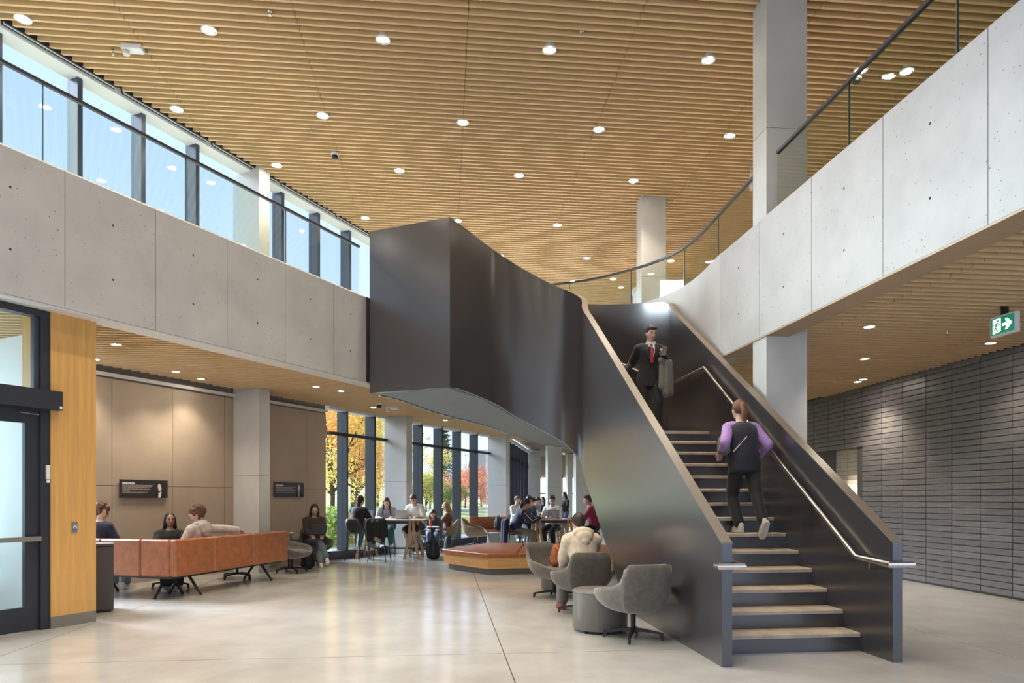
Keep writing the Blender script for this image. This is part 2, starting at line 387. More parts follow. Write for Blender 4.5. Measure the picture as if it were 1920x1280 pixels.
# glass balustrades
def balustrade(name, label, path, z0, z1, joints, cap_r=.022, inset=.0):
    t = thing(name, label, 'railing', (path[0].x, path[0].y, z0))
    pts = resample(path, max(2, joints*4)) if len(path) > 2 else resample(path, joints)
    st = 4 if len(path) > 2 else 1
    for k in range(0, len(pts)-1, st):
        seg = pts[k:k+st+1]; m = MB(); rr = []
        for i, p in enumerate(seg):
            dd = (seg[min(i+1,len(seg)-1)]-seg[max(i-1,0)]).normalized(); n = V(dd.y,-dd.x,0)
            q = p+(dd*.006 if i == 0 else (-dd*.006 if i == len(seg)-1 else V(0,0,0)))
            rr.append([q-n*.007+Z*z0, q+n*.007+Z*z0, q+n*.007+Z*(z1-.01), q-n*.007+Z*(z1-.01)])
        m.rings(rr); m.build('glass_pane', 'glass_rail', t)
        if k:
            dd = (seg[1]-seg[0]).normalized(); n = V(dd.y,-dd.x,0); e = MB(); e.obox(seg[0]+Z*((z0+z1)/2), dd*.0055, n*.009, Z*((z1-z0)/2-.02)); e.build('edge_strip', 'glass_edge', t)
    m = MB(); m.rings([[p+V(dn.y,-dn.x,0)*a+Z*b for a, b in ((-cap_r,z1-.02),(cap_r,z1-.02),(cap_r,z1+.015),(-cap_r,z1+.015))] for p, dn in zip(pts, [(pts[min(i+1,len(pts)-1)]-pts[max(i-1,0)]).normalized() for i in range(len(pts))])])
    m.build('cap_rail', 'rail', t)
    m = MB(); m.rings([[p+V(dn.y,-dn.x,0)*a+Z*b for a, b in ((-.02,z0-.03),(.02,z0-.03),(.02,z0+.02),(-.02,z0+.02))] for p, dn in zip(pts, [(pts[min(i+1,len(pts)-1)]-pts[max(i-1,0)]).normalized() for i in range(len(pts))])])
    m.build('base_shoe', 'rail', t)
    return t
bp = LB-WN*.10
balustrade('glass_balustrade', 'straight glass balustrade with dark cap rail on the left balcony by the windows', [bp+WD*(-7.2), bp+WD*5.35], BZ1, 5.97, 7)
balustrade('glass_balustrade', 'steep glass balustrade on the right balcony, in front of the near concrete column', [rb(2.7)+RTN*.08, rb(8.58)+RTN*.08], BZ1, 5.80, 4)
balustrade('glass_balustrade', 'curved glass balustrade sweeping round behind the stair', [rb(9.12)+RTN*.08]+[p+n*.08 for p, n in zip(CURVE[3:], outn[3:])], BZ1, 5.80, 7)
# columns
def column(name, label, a, b, depth, dd, z0, z1, joints=(1.9,)):
    t = thing(name, label, 'column', (a.x, a.y, z0)); zs = [z0]+[z for z in joints if z0 < z < z1]+[z1]
    core = MB(); core.prism([a+(b-a)*.03+dd*.02, b-(b-a)*.03+dd*.02, b-(b-a)*.03+dd*(depth-.02), a+(b-a)*.03+dd*(depth-.02)], z0, z1); core.build('core', 'joint', t)
    for p, q in zip(zs, zs[1:]):
        m = MB(); m.prism([a, b, b+dd*depth, a+dd*depth], p+(.003 if p > z0 else 0), q-(.003 if q < z1 else 0)); m.build('concrete_lift', 'concrete_smooth', t)
    return t
FW = WN*.70
def lcol(label, corner, z1): return column('concrete_column', label, corner-FW, corner, .28, WD, 0, z1, (1.9, 3.6, 5.6))
P1 = V(-4.93, 13.30, 0)
lcol('concrete column against the beige wall between the two plaques', P1, ZC+.05)
s2 = hit(P1, WD, 762); lcol('pale concrete column behind the high table by the windows', P1+WD*s2, ZL+.1)
s3 = hit(P1, WD, 949); lcol('pale concrete column beside the small leather sofa', P1+WD*s3, ZL+.1)
def rcol(label, px0, px1, d, z0, z1, depth=.37):
    a = col_at(px0, d); w = (px1-px0)/FPX*d; return column('concrete_column', label, a, a+U*w, depth, RBD.normalized(), z0, z1, (1.9, 3.6, 6.2))
rcol('tall concrete column rising beside the right balcony', 1437, 1517, 8.74, 0, ZC+.05)
rcol('concrete column on the upper floor behind the curved balustrade', 1203, 1250, 14.6, F2, ZC+.05)
rcol('concrete column at the foot of the stair, right of the far seats', 1080, 1117, 20.6, 0, ZL+.1)
rcol('slim pale concrete column right of the student in the white t-shirt', 1027, 1054, 26.4, 0, ZL+.1, .5)
rcol('distant pale concrete column left of the far standing woman', 991, 1014, 32, 0, ZL+.1, .5)
rcol('distant lit concrete column at the far end of the hall', 1064, 1074, 34.5, 0, ZL+.1, .5)
# left beige panelled wall
wl = MB(); wa = LWALL+WD*(-.75); wb = LWALL+WD*hit(LWALL, WD, 611)
wl.obox((wa+wb)/2-WN*.11+Z*(ZL/2+.07), WD*((wb-wa).length/2), WN*.085, Z*(ZL/2+.07)); wall_l = struct('wall_left', wl, 'grey_base', label='beige panelled wall behind the leather sofa')
sA = hit(LWALL, WD, 324); PWID = hit(LWALL, WD, 324)-hit(LWALL, WD, 210)
s_end = hit(LWALL, WD, 611); k = -3
edges = [sA+PWID*i for i in range(-1, 6)]; edges = [-.74]+[e for e in edges if e > -.5]
edges = [e for e in edges if e < s_end-.2]+[s_end]
for e0, e1 in zip(edges, edges[1:]):
    for z0, z1 in ((.0, 1.665), (1.672, 3.44)):
        m = MB(); m.obox(LWALL+WD*((e0+e1)/2)-WN*.012+Z*((z0+z1)/2), WD*((e1-e0)/2-.004), WN*.012, Z*((z1-z0)/2)); m.build('wall_panel', 'panel', wall_l)
m = MB(); m.obox(LWALL+WD*((edges[0]+s_end)/2)+WN*.02+Z*3.50, WD*((s_end-edges[0])/2), WN*.035, Z*.028); struct('trim_1', m, 'offwhite', label='white trim at the top of the beige wall')
# window wall on the left, ground floor
WPX = [(640,652),(692,704),(781,793),(819,830),(853.5,864.5),(885.5,896.5)]
s_e = hit(LWALL, WD, 930)
win = thing('window_1', 'floor to ceiling dark framed window wall looking onto autumn trees', None, wb); win['kind'] = 'structure'
def wbar(name, s0, s1, z0, z1, dpt, m_='alu_blue', back=.03):
    m = MB(); m.obox(LWALL+WD*((s0+s1)/2)-WN*(back+dpt/2-.12)+Z*((z0+z1)/2), WD*((s1-s0)/2), WN*(dpt/2), Z*((z1-z0)/2)); return m.build(name, m_, win)
cs = [hit(LWALL, WD, (a+b)/2) for a, b in WPX]
cs = [s_end+.03]+cs
cs.append(s_e)
for s in cs[1:-1]: wbar('mullion', s-.03, s+.03, .2, ZL, .30, 'alu_mull')
for a, b in zip(cs, cs[1:]):
    wbar('transom', a+.03, b-.03, 2.965, 3.035, .12, 'alu_dark'); wbar('sill', a, b, 0, .20, .22, 'alu_dark')
    for z0, z1 in ((.2, 2.965), (3.035, ZL)):
        m = MB(); m.obox(LWALL+WD*((a+b)/2)-WN*.05+Z*((z0+z1)/2), WD*((b-a)/2-.03), WN*.006, Z*((z1-z0)/2)); m.build('pane', 'glass_win', win)
wbar('head', cs[0], s_e, ZL-.06, ZL+.1, .2, 'white')
# clerestory on the left, upper floor
CP = HP-HN*.30
win2 = thing('window_2', 'upper band of windows with dark blue mullions and sky behind', None, (CP.x, CP.y, F2)); win2['kind'] = 'structure'
c2 = [hit(CP, HDIR, p) for p in (-15, 137, 256, 358, 519, 587, 646, 700)]
st = c2[2]-c2[1]; c2 = [c2[0]-st*i for i in (4,3,2,1)]+c2+[c2[-1]+st*i for i in (1,2,3)]
for s in c2:
    m = MB(); m.obox(CP+HDIR*s+HN*.04+Z*((F2+ZC)/2), HDIR*.04, HN*.13, Z*((ZC-F2)/2)); m.build('mullion', 'alu_blue', win2)
for a, b in zip(c2, c2[1:]):
    m = MB(); m.obox(CP+HDIR*((a+b)/2)-HN*.03+Z*((F2+.2+ZC)/2), HDIR*((b-a)/2-.04), HN*.006, Z*((ZC-F2-.2)/2)); m.build('pane', 'glass_win', win2)
    m = MB(); m.obox(CP+HDIR*((a+b)/2)+Z*(F2+.1), HDIR*((b-a)/2), HN*.06, Z*.1); m.build('sill', 'alu_blue', win2)
hs = MB(); hs.obox(HP+HDIR*8-HN*.17+Z*(ZC+.02), HDIR*24, HN*.16, Z*.06); struct('trim_2', hs, 'white', label='white header above the upper windows')
k = -4
for i in range(-3, 9):                                 # linear air diffusers along the header
    t = thing('linear_diffuser', 'dark slotted air diffuser at the ceiling edge above the upper windows', 'diffuser', HP+HDIR*(i*1.75)+HN*.07+Z*(ZC-.005), -HD, 'slotted diffusers along the upper windows')
    for q in range(3):
        m = MB(); m.box(-.045+q*.035, -.025+q*.035, 0, 1.62, -.01, .03); m.build('slot_bar', 'alu_dark' if q % 2 == 0 else 'offwhite', t, world=False)
    m = MB(); m.box(-.05, .05, 0, 1.62, .02, .06); m.build('housing', 'alu_dark', t, world=False)
# dark tile wall on the right
t0, t1 = 6.0, 14.60
tw = MB(); tl = TWD.normalized(); tn = V(-tl.y, tl.x, 0)
def twp(d): return TW0+TWD*d
OPX0, OPX1 = 15.12, 13.55                               # doorway in the wall, by depth
tw.obox((twp(t0)+twp(13.56))/2-tn*.06+Z*(ZL/2+.06), TWD*((13.56-t0)/2), tn*.045, Z*(ZL/2+.06))
tw.obox((twp(13.6)+twp(17.2))/2-tn*.12+Z*((2.47+ZL+.12)/2), TWD*1.8, tn*.1, Z*((ZL+.12-2.47)/2))
tw.obox((twp(14.42)+twp(17.2))/2-tn*.06+Z*1.235, TWD*1.39, tn*.03, Z*1.235)  # bare dark panel stands in for the shaded wall past the doorway
wall_r = struct('wall_right', tw, 'grout', label='dark charcoal brick tile wall on the right')
TWI, THI = .593, .0975
shared = {}
def tile_mesh(w, mname, mi):
    key = (round(w,3), mname, mi)
    if key not in shared:
        h = THI-.008; b = .006; r = random.Random(mi); dz = .004*r.random()
        m = MB(); m.bbox(-w/2+.004, w/2-.004, -.02, .004+dz, -h/2, h/2, b)
        me = m.mesh('tile'); me.materials.append(MATS[mname]); shared[key] = me
    return shared[key]
tiles = []
r = random.Random(3); d = 9.837-TWI*5*.995; ncol = 0
rotT = math.atan2(tl.y, tl.x)
while d < 17:
    for i in range(37):
        z = .03+THI*(i+.5)
        if d+TWI > 13.7 and z < 2.47: continue
        if z+THI/2 > ZL+.03: continue
        tiles.append((d+TWI*.4975, z))
    d += TWI*.995
tiles_in = [t for t in tiles if col_at(0, 1) is not None and 8.9 < t[0]]
tiles_in.sort(key=lambda t: t[0])
n300 = tiles_in[:300]
for (d, z) in n300:
    o = bpy.data.objects.new('tile', tile_mesh(TWI, r.choice(('tile','tile','tile_b')), r.randrange(5))); COL.objects.link(o); o.parent = wall_r
    p = twp(d); o.location = (p.x, p.y, z); o.rotation_euler = (0, 0, rotT)
rest = MB()
for (d, z) in [t for t in tiles if t not in set(n300)]:
    p = twp(d); q = MB(); h = THI-.008; q.bbox(-TWI/2+.004, TWI/2-.004, -.02, .004+.004*r.random(), -h/2, h/2, .006)
    q.xf(Matrix.Translation((p.x,p.y,z)) @ Matrix.Rotation(rotT, 4, 'Z')); k = len(rest.v); rest.v += q.v; rest.f += [tuple(i+k for i in f) for f in q.f]; rest.m += q.m
o = rest.build('tile_field', 'tile', wall_r, fix=False); o['kind'] = 'stuff'
# corridor seen through the doorway
cwp = lambda d: twp(d)-tn*1.3
cw = MB(); cw.obox((cwp(13.0)+cwp(18.4))/2-tn*.06+Z*1.3, TWD*2.7, tn*.05, Z*1.3); corr = struct('wall_corridor', cw, 'joint', label='pale tiled corridor wall beyond the doorway')
cme = MB().box(-.29,.29,-.012,.012,-.046,.046).mesh('tile'); cme.materials.append(MATS['tile_light'])
for i in range(9):
    for j in range(26):
        o = bpy.data.objects.new('tile', cme); COL.objects.link(o); o.parent = corr; p = cwp(13.3+i*.59); o.location = (p.x,p.y,.05+j*.1); o.rotation_euler = (0,0,rotT)
m = MB(); m.prism([twp(13.0)-tn*.25, cwp(13.0), cwp(18.4), twp(18.4)-tn*.25], 2.6, 2.65); struct('ceiling_corridor', m, 'offwhite', label='corridor ceiling')
m = MB(); m.prism([twp(18.4)-tn*.25, cwp(18.4), cwp(18.5), twp(18.5)-tn*.25], 0, 2.6); struct('wall_corridor_end', m, 'offwhite', label='end wall of the corridor')
# dark curved glazing beyond the last window column
win5 = thing('window_5', 'dark curved glazing bending away beyond the small leather sofa', None, (GZ[-1].x, GZ[-1].y, 0)); win5['kind'] = 'structure'
gp = resample(spline(GZ[::-1], 6), 14)
for p, q in zip(gp, gp[1:]):
    dd = (q-p).normalized(); nn = V(dd.y,-dd.x,0)
    m = MB(); m.obox(p-nn*.10+Z*(ZL/2), dd*.035, nn*.13, Z*(ZL/2)); m.build('mullion', 'alu_mull', win5)
    m = MB(); m.obox((p+q)/2-nn*.12+Z*(ZL/2), dd*((q-p).length/2-.03), nn*.006, Z*(ZL/2-.1)); m.build('pane', 'glass_win', win5)
    m = MB(); m.obox((p+q)/2-nn*.10+Z*3.0, dd*((q-p).length/2-.03), nn*.06, Z*.035); m.build('transom', 'alu_mull', win5)
    m = MB(); m.obox((p+q)/2-nn*.08+Z*(ZL-.02), dd*((q-p).length/2+.02), nn*.16, Z*.05); m.build('head', 'white', win5)
m = MB(); m.box(-13, 11, -5.6, -5.4, 3.4, ZC+.4); struct('wall_skylight_block', m, 'concrete_smooth', label='unseen upper wall added behind the viewer to block skylight')  # added out of view to hold back frontal skylight, open below
# end walls
m = MB(); m.box(1.1, 11, 37.6, 37.8, 0, ZL+.2); struct('wall_back', m, 'panel', label='far end wall of the ground floor')
m = MB(); m.box(8.9, 9.1, 16, 37, 0, ZL); struct('wall_right_back', m, 'offwhite', label='far right wall of the ground floor')
m = MB(); m.box(-2, 11, 36.2, 36.4, F2, ZC+.2); struct('wall_back_upper', m, 'panel', label='far end wall of the upper floor')
m = MB(); m.box(10.6, 10.8, 2.6, 36, F2, ZC+.2); struct('wall_right_upper', m, 'offwhite', label='right wall of the upper floor')
wf = thing('window_3', 'bright far window at the end of the hall', None, (2.6, 37.5, .4)); wf['kind'] = 'structure'
for a, b in ((1.25,1.9), (1.95, 2.75), (2.8, 3.65)):
    m = MB(); m.box(a, b, 37.52, 37.58, .4, 2.6); m.build('pane', mat('far_daylight', (.9,.95,1), .4, emit=1.6) if 'far_daylight' not in MATS else 'far_daylight', wf)  # panes glow in place of daylight, solid wall behind
    m = MB(); m.box(a-.05, a, 37.45, 37.58, .3, 2.7).box(a, b, 37.45, 37.58, 1.7, 1.75); m.build('frame_bar', 'alu_dark', wf)
# ------------------------------------------------------------------ the stair
SA = R(6.2); US = V(math.cos(SA), math.sin(SA), 0); VS = V(-math.sin(SA), math.cos(SA), 0); S0 = V(1.804, 5.863, 0)
SW, WT = 1.66, .09                                     # overall width, wall thickness
RI, GO, S1 = .175, .28, .475
stair = thing('staircase', 'dark steel staircase with solid guard walls, sweeping up to the left balcony', 'staircase', S0)
def sp(s, x, z=0): return S0+VS*s+US*x+Z*z
LZ = RI*14; LS = S1+GO*13                              # landing height and its start
GRD = .627*1.006
def top_z(s): return 1.07+GRD*s
def bot_z(s): return max(0.0, (s-2.95)*.70)
# left guard wall: straight flight, then the inner curve back to the box landing
IN = [(1090,560,868,12.02),(1069,546.5,843,12.32),(1045,537,825,12.50),(1010,520,806,12.60),(971,498,786,12.62),(940,478,766,12.52),(915,461,753,12.36),(880,434,739,12.02),(844,407,726,11.64)]
L = []
for s in (0, .6, 1.4, 2.3, 2.95, 3.6, 4.4, 5.2, 5.7): L.append((sp(s,0), top_z(s), bot_z(s)))
for px, yt, yb, d in IN: L.append((col_at(px, d), CAMH+(HY-yt)/FPX*d, CAMH+(HY-yb)/FPX*d))
pl = spline([p+Z*t for p, t, b in L], 5); pb = spline([p+Z*b for p, t, b in L], 5)
pl = [sp(0,0,top_z(0))]+pl[1:]
ns = []
for i in range(len(pl)):
    t = pl[min(i+1,len(pl)-1)]-pl[max(i-1,0)]; t.z = 0; t.normalize(); ns.append(V(t.y,-t.x,0))
wall = MB(); wall.rings([[V(a.x,a.y,max(0,b.z)), V(a.x,a.y,a.z-.012), V(a.x,a.y,a.z-.012)+n*WT, V(a.x,a.y,max(0,b.z))+n*WT] for a, b, n in zip(pl, pb, ns)])
gl = wall.build('guard_wall', 'steel_dark', stair, smooth=35)
cap = MB(); cap.rings([[a-n*.004+Z*-.012, a-n*.004, a+n*(WT+.004), a+n*(WT+.004)+Z*-.012] for a, n in zip(pl, ns)]); cap.build('wall_cap', 'steel_cap', stair, smooth=35)
# right guard wall: straight, then the outer curve
O = []
for s in (0, 1, 2, 3, 4.0, 5.0, 5.7): O.append((sp(s,SW-WT), top_z(s), bot_z(s)))
def oz(d, y): return CAMH+(HY-y)/FPX*d
for x, y, zt, zb in ((2.70,11.98,oz(11.98,566),2.10),(2.42,12.52,oz(12.52,567.5),2.2),(1.98,12.98,oz(12.98,570),2.3),(1.40,13.33,oz(13.33,569),2.4),(.45,13.62,5.55,2.56),(-.5,13.66,5.85,2.9),(-1.4,13.32,6.05,3.1),(-2.1,12.86,6.15,3.3),(-2.42,12.62,6.2,3.35)):
    O.append((V(x,y,0), zt, zb))
ol = spline([p+Z*t for p, t, b in O], 5); ob = spline([p+Z*b for p, t, b in O], 5)
nso = []
for i in range(len(ol)):
    t = ol[min(i+1,len(ol)-1)]-ol[max(i-1,0)]; t.z = 0; t.normalize(); nso.append(V(t.y,-t.x,0))
wall = MB(); wall.rings([[V(a.x,a.y,max(0,b.z)), V(a.x,a.y,a.z-.012), V(a.x,a.y,a.z-.012)+n*WT, V(a.x,a.y,max(0,b.z))+n*WT] for a, b, n in zip(ol, ob, nso)])
wall.build('guard_wall', 'steel_dark', stair, smooth=35)
cap = MB(); cap.rings([[a-n*.004+Z*-.012, a-n*.004, a+n*(WT+.004), a+n*(WT+.004)+Z*-.012] for a, n in zip(ol, nso)]); cap.build('wall_cap', 'steel_cap', stair, smooth=35)
# box landing at the left balcony
BXA, BXB = V(-2.56, 12.28, 0), V(-1.06, 11.64, 0); bd = (BXB-BXA).normalized(); bn = V(-bd.y, bd.x, 0)
bx = MB(); bx.obox((BXA+BXB)/2+bn*.05+Z*((6.25+3.35)/2), bd*((BXB-BXA).length/2), bn*.05, Z*((6.25-3.35)/2)); bx.build('landing_front', 'steel_dark', stair)
# underside
inner = [V(a.x,a.y,max(.02,b.z)) for a, b in zip(pl, pb)]; outer = [V(a.x,a.y,max(.02,b.z)) for a, b in zip(ol, ob)]
ra = resample(inner[20:], 60); rbo = resample(outer[15:], 60)
sf = MB(); sf.rings([[a+Z*.012, b+Z*.012, b+Z*.03, a+Z*.03] for a, b in zip(ra, rbo)]); sf.build('soffit', 'steel_soffit', stair, smooth=35)
sfb = MB(); sfb.add([BXB+Z*3.36, BXA+Z*3.36, V(-2.42,12.62,3.36), V(-1.4,13.32,3.3), ], [(0,1,2,3)]); sfb.add([BXB+Z*3.38, BXA+Z*3.38, V(-2.42,12.62,3.38), V(-1.4,13.32,3.32)], [(3,2,1,0)]); sfb.build('landing_soffit', 'steel_soffit', stair)
# straight flight
for k in range(1, 15):
    s = S1+GO*(k-1); z = RI*k
    m = MB(); m.obox(sp(s+.012, SW/2, z-RI/2-.02), US*(SW/2-WT), VS*.008, Z*(RI/2-.02)); m.build('riser', 'steel_dark', stair)
    if k < 14:
        w = SW/2-WT-.004; e = GO+.02; m = MB()
        m.rings([[sp(s-.018, SW/2+w*t, z-.038), sp(s-.018, SW/2+w*t, z-.008), sp(s-.008, SW/2+w*t, z), sp(s+e, SW/2+w*t, z), sp(s+e, SW/2+w*t, z-.042)] for t in (-1,1)]); m.build('tread', 'tread', stair)
m = MB(); lp = [sp(LS-.018, WT), sp(LS-.018, SW-WT), sp(5.75, SW-WT), V(2.6,12.0,0), V(1.28,12.0,0), sp(5.75, WT)]
m.prism(lp, LZ-.045, LZ); m.build('landing', 'tread', stair)
# turning flight: wedge steps between the inner and the outer curve
iI = [p for p in resample([V(a.x,a.y,0)+n*WT for a, n in zip(pl, ns)][41:], 60)]; iO = [p for p in resample([V(a.x,a.y,0) for a in ol][31:], 60)]
for k in range(14):
    t0_ = int(2+k*3.7); t1_ = int(2+(k+1)*3.7)+1; z = LZ+RI*(k+1)
    if k == 13: t1_ = 60
    q = [iI[t] for t in range(t0_, t1_+1)]+[iO[t] for t in range(t1_, t0_-1, -1)]
    m = MB(); m.prism(q, z-.045, z); m.build('tread', 'tread', stair)
    a, b = iI[t0_], iO[t0_]; dd = (b-a).normalized(); nn = V(-dd.y, dd.x, 0)
    m = MB(); m.obox((a+b)/2+nn*.01+Z*(z-RI/2-.02), dd*((b-a).length/2), nn*.008, Z*(RI/2-.02)); m.build('riser', 'steel_dark', stair)
# handrails
hx = SW-WT-.075; hz = .90
def rail_s(s): return hz+(s-.42)*(LZ+.94-hz)/(LS-.42)+RI
path = [sp(.02, SW+.05, hz-.03), sp(-.06, SW+.05, hz-.03), sp(-.06, hx, hz-.03), sp(.42, hx, hz), sp(LS, hx, LZ+.94), sp(5.5, hx, LZ+.94)]
out = []
for t, (p, n) in enumerate(zip(ol, nso)):
    if t >= 34 and t % 3 == 0: out.append(p-n*.075)
n_ = len(out)
path += [p.xy.to_3d()+Z*(LZ+1.0+ (F2-LZ)*(i/(n_-1))*1.0+.05) for i, p in enumerate(out)]
m = MB(); m.tube(path, .022, 10); m.build('handrail', 'inox', stair, smooth=40)
for s in (.22, 1.1, 2.2, 3.3, 4.6):
    z = (rail_s(s)-RI if s < LS else LZ+.94) if s > .42 else hz-.02
    m = MB(); m.tube([sp(s, hx, z-.015), sp(s, hx, z-.075), sp(s, SW-WT+.004, z-.075)], .007, 6); m.build('handrail_bracket', 'steel_dark', stair)
hl = WT+.075
path = [sp(.02, -.05, hz-.03), sp(-.06, -.05, hz-.03), sp(-.06, hl, hz-.03), sp(.42, hl, hz), sp(LS, hl, LZ+.94), sp(5.3, hl, LZ+.94)]
m = MB(); m.tube(path, .022, 10); m.build('handrail', 'inox', stair, smooth=40)
for s in (.22, 1.6, 3.0):
    z = rail_s(s)-RI if s > .42 else hz-.02
    m = MB(); m.tube([sp(s, hl, z-.015), sp(s, hl, z-.075), sp(s, WT-.004, z-.075)], .007, 6); m.build('handrail_bracket', 'steel_dark', stair)
# ------------------------------------------------------------------ ceiling downlights
def downlight(px, py, z, label, group, power=1.0, size=.085, tilt=None):
    p = fl(px, py, z) if py is not None else px
    t = thing('downlight', label, 'ceiling light', (p.x, p.y, z-.004), 0, group)
    m = MB(); m.lathe([(size*1.0,.002),(size*1.25,.0),(size*1.25,.012),(size*1.0,.012)], seg=18, caps=False); m.build('trim_ring', 'white', t, world=False, smooth=30)
    m = MB(); m.lathe([(size*1.0,.006),(size*.6,.003),(.001,.002)], seg=18); m.build('lens', 'lens', t, world=False)
    m = MB(); m.lathe([(size*1.15,.012),(size*1.15,.10)], seg=14); m.build('can', 'white', t, world=False)
    ld = LD.get(power)
    if ld is None:
        ld = bpy.data.lights.new('downlight', 'SPOT'); ld.energy = LAMP*power; ld.spot_size = R(105); ld.spot_blend = .85; ld.color = (1,.87,.70); ld.shadow_soft_size = .06; LD[power] = ld
    lo = bpy.data.objects.new('downlight_lamp', ld); COL.objects.link(lo); lo.parent = t; lo.location = (0,0,-.03)
    return t
LD = {}
ul = 'small round downlight recessed in the upper slat ceiling'
for i, (px, py) in enumerate(((43,36),(392,57),(718,75),(1030,94),(1328,113),(331,205),(605,217),(868,230),(1123,243),(1368,255),(519,310),(749,320),(973,329),(1188,339),(685,409),(858,414),(1045,422),(938,480),(1100,484),(1258,489),(1150,523),(1075,528))):
    downlight(px, py, ZC, ul, 'upper ceiling downlights')
for px, py in ((1614,132),(1700,134),(1462,350)): downlight(px, py, ZC, 'downlight seen through the glass of the right balcony balustrade', 'downlights over the right balcony')
a = fl(718,75,ZC); b = fl(1030,94,ZC); c_ = fl(868,230,ZC); du = b-a; dv = c_-a
for j in (1, 2, 3, 4):                                 # the same grid carried on over and behind the camera
    for i in (-2, -1, 0, 1, 2):
        p = a+du*i-dv*j
        if (p-HP).dot(HN) > .4 and p.y > -4: downlight(p, None, ZC, ul, 'upper ceiling downlights', 1.0)
for px, py, k in ((218,646,.5),(330,697,.5),(593,725,.25),(639,733,.25),(795,737.5,.2),(700,764,.2),(835,788,.2)):
    downlight(px, py, ZL if px != 795 else 3.35, 'small downlight in the slat ceiling under the left balcony' if px < 600 else 'small downlight above the window seats', 'left lower downlights' if px < 600 else 'window seat downlights', k, .06)
for px, py in ((1630,613),(1621,673),(1608,716)): downlight(px, py, ZL, 'downlight in the slat ceiling beside the dark tile wall', 'right lower downlights', .9, .06)
wl_ = tn*.55
downlight(twp(15.6)-tn*.6, None, 2.6, 'small downlight in the corridor beyond the doorway', None, 1.8, .06)  # lamp added to brighten the corridor wall
for d in (9.6, 12.5): downlight(twp(d)+wl_, None, ZL, 'wall washing downlight close to the dark tile wall', 'tile wall washers', .5, .06)
for s in (-.6, 1.35): downlight(LWALL+WD*s+WN*.45, None, ZL, 'wall washing downlight close to the beige wall', 'beige wall washers', .45, .06)
for x, y in ((1.6,18),(3.6,18),(1.2,23),(3.4,23),(1.6,29),(2.5,33),(5.5,15),(6.2,20)): downlight(V(x,y,0), None, ZL, 'small downlight at the far end of the lower ceiling', 'far lower downlights', .3, .06)
# ------------------------------------------------------------------ ceiling devices
def sprinkler(px, py, z, label):
    p = fl(px, py, z); t = thing('sprinkler_head', label, 'sprinkler', p)
    m = MB(); m.lathe([(.028,.02),(.028,.0),(.012,-.004),(.009,-.03)], seg=12); m.build('body', 'inox', t, world=False)
    m = MB(); m.lathe([(.004,-.05),(.02,-.052),(.02,-.055),(.001,-.056)], seg=12).tube([(.014,0,-.02),(.016,0,-.04),(0,0,-.052)], .003, 5).tube([(-.014,0,-.02),(-.016,0,-.04),(0,0,-.052)], .003, 5); m.build('deflector', 'inox', t, world=False)
sprinkler(506,22,ZC,'sprinkler head in the upper ceiling near the top left lights'); sprinkler(212,96,ZC,'sprinkler head just left of the white emergency light')
sprinkler(584,242,ZC,'sprinkler head above and left of the dome camera'); sprinkler(1776,621,ZL,'sprinkler head in the lower ceiling left of the exit sign'); sprinkler(1091,59,ZC,'sprinkler head right of the centre of the upper ceiling')
def dome(px, py, z, label):
    p = fl(px, py, z); t = thing('dome_camera', label, 'camera', p)
    m = MB(); m.lathe([(.075,.02),(.08,0),(.07,-.03)], seg=18); m.build('base', 'white', t, world=False, smooth=40)
    m = MB(); m.lathe([(.06,-.03),(.058,-.055),(.045,-.08),(.02,-.093),(.001,-.095)], seg=18); m.build('bubble', 'black', t, world=False, smooth=True)
dome(628,289,ZC,'black dome security camera on the upper slat ceiling'); dome(711,757,ZL,'black dome security camera above the window wall'); dome(1606,146,ZC,'dome camera on the ceiling above the right balcony')
def emergency(px, py, z, rz, label):
    p = fl(px, py, z); t = thing('emergency_light', label, 'emergency light', p, rz)
    m = MB(); m.bbox(-.14,.14,-.07,.07,-.05,.03,.01); m.build('housing', 'white', t, world=False)
    for x in (-.08,):
        m = MB(); m.lathe([(.02,-.05),(.045,-.07),(.05,-.10),(.045,-.115),(.001,-.115)], (x,-.02,0), 14); m.build('lamp_head', 'offwhite', t, world=False, smooth=30)
emergency(249,90,ZC,TH,'white twin emergency light fixed to the upper ceiling'); emergency(735,763,ZL,TH,'small white emergency light above the window wall')
# exit sign
ep = fl(1888, 584, ZL+.0); ep = at(1884, 609, 7.75)
ex = thing('exit_sign', 'green running man exit sign with arrow hanging below the right slat ceiling', 'sign', (ep.x, ep.y, ep.z-.115), R(-84)); ex.scale = (1.32,1,1.08)
m = MB(); m.bbox(-.135,.135,-.03,.03,0,.215,.006); m.build('housing', 'white', ex, world=False)
m = MB(); m.box(-.03,.03,-.015,.015,.21,.34); m.build('hanger', 'black', ex, world=False)
mat('sign_green', (.0,.21,.11), .4, emit=.35); mat('sign_white', (.85,.95,.9), .4, emit=.8)
m = MB(); m.box(-.12,.12,-.033,-.0301,.02,.195); pnl = m.build('green_panel', 'sign_green', ex, world=False)
def flat(pts, y, th=.0012):
    n = len(pts); return [(x,y,z) for x, z in pts]+[(x,y-th,z) for x, z in pts], [tuple(range(n)), tuple(range(n,2*n))]+[(i,(i+1)%n,n+(i+1)%n,n+i) for i in range(n)]
m = MB(); m.add(*flat([(-.1,.03),(-.1,.185),(-.015,.185),(-.015,.045)], -.033)); m.build('doorway_mark', 'sign_white', pnl, world=False)
m = MB(); m.add(*flat([(.0,.092),(.0,.122),(.045,.122),(.03,.165),(.055,.165),(.105,.107),(.055,.05),(.03,.05),(.045,.092)], -.033)); m.build('arrow_mark', 'sign_white', pnl, world=False)
m = MB()
m.add(*flat([(-.046+.011*math.cos(a*math.pi/4), .160+.011*math.sin(a*math.pi/4)) for a in range(8)], -.0343))
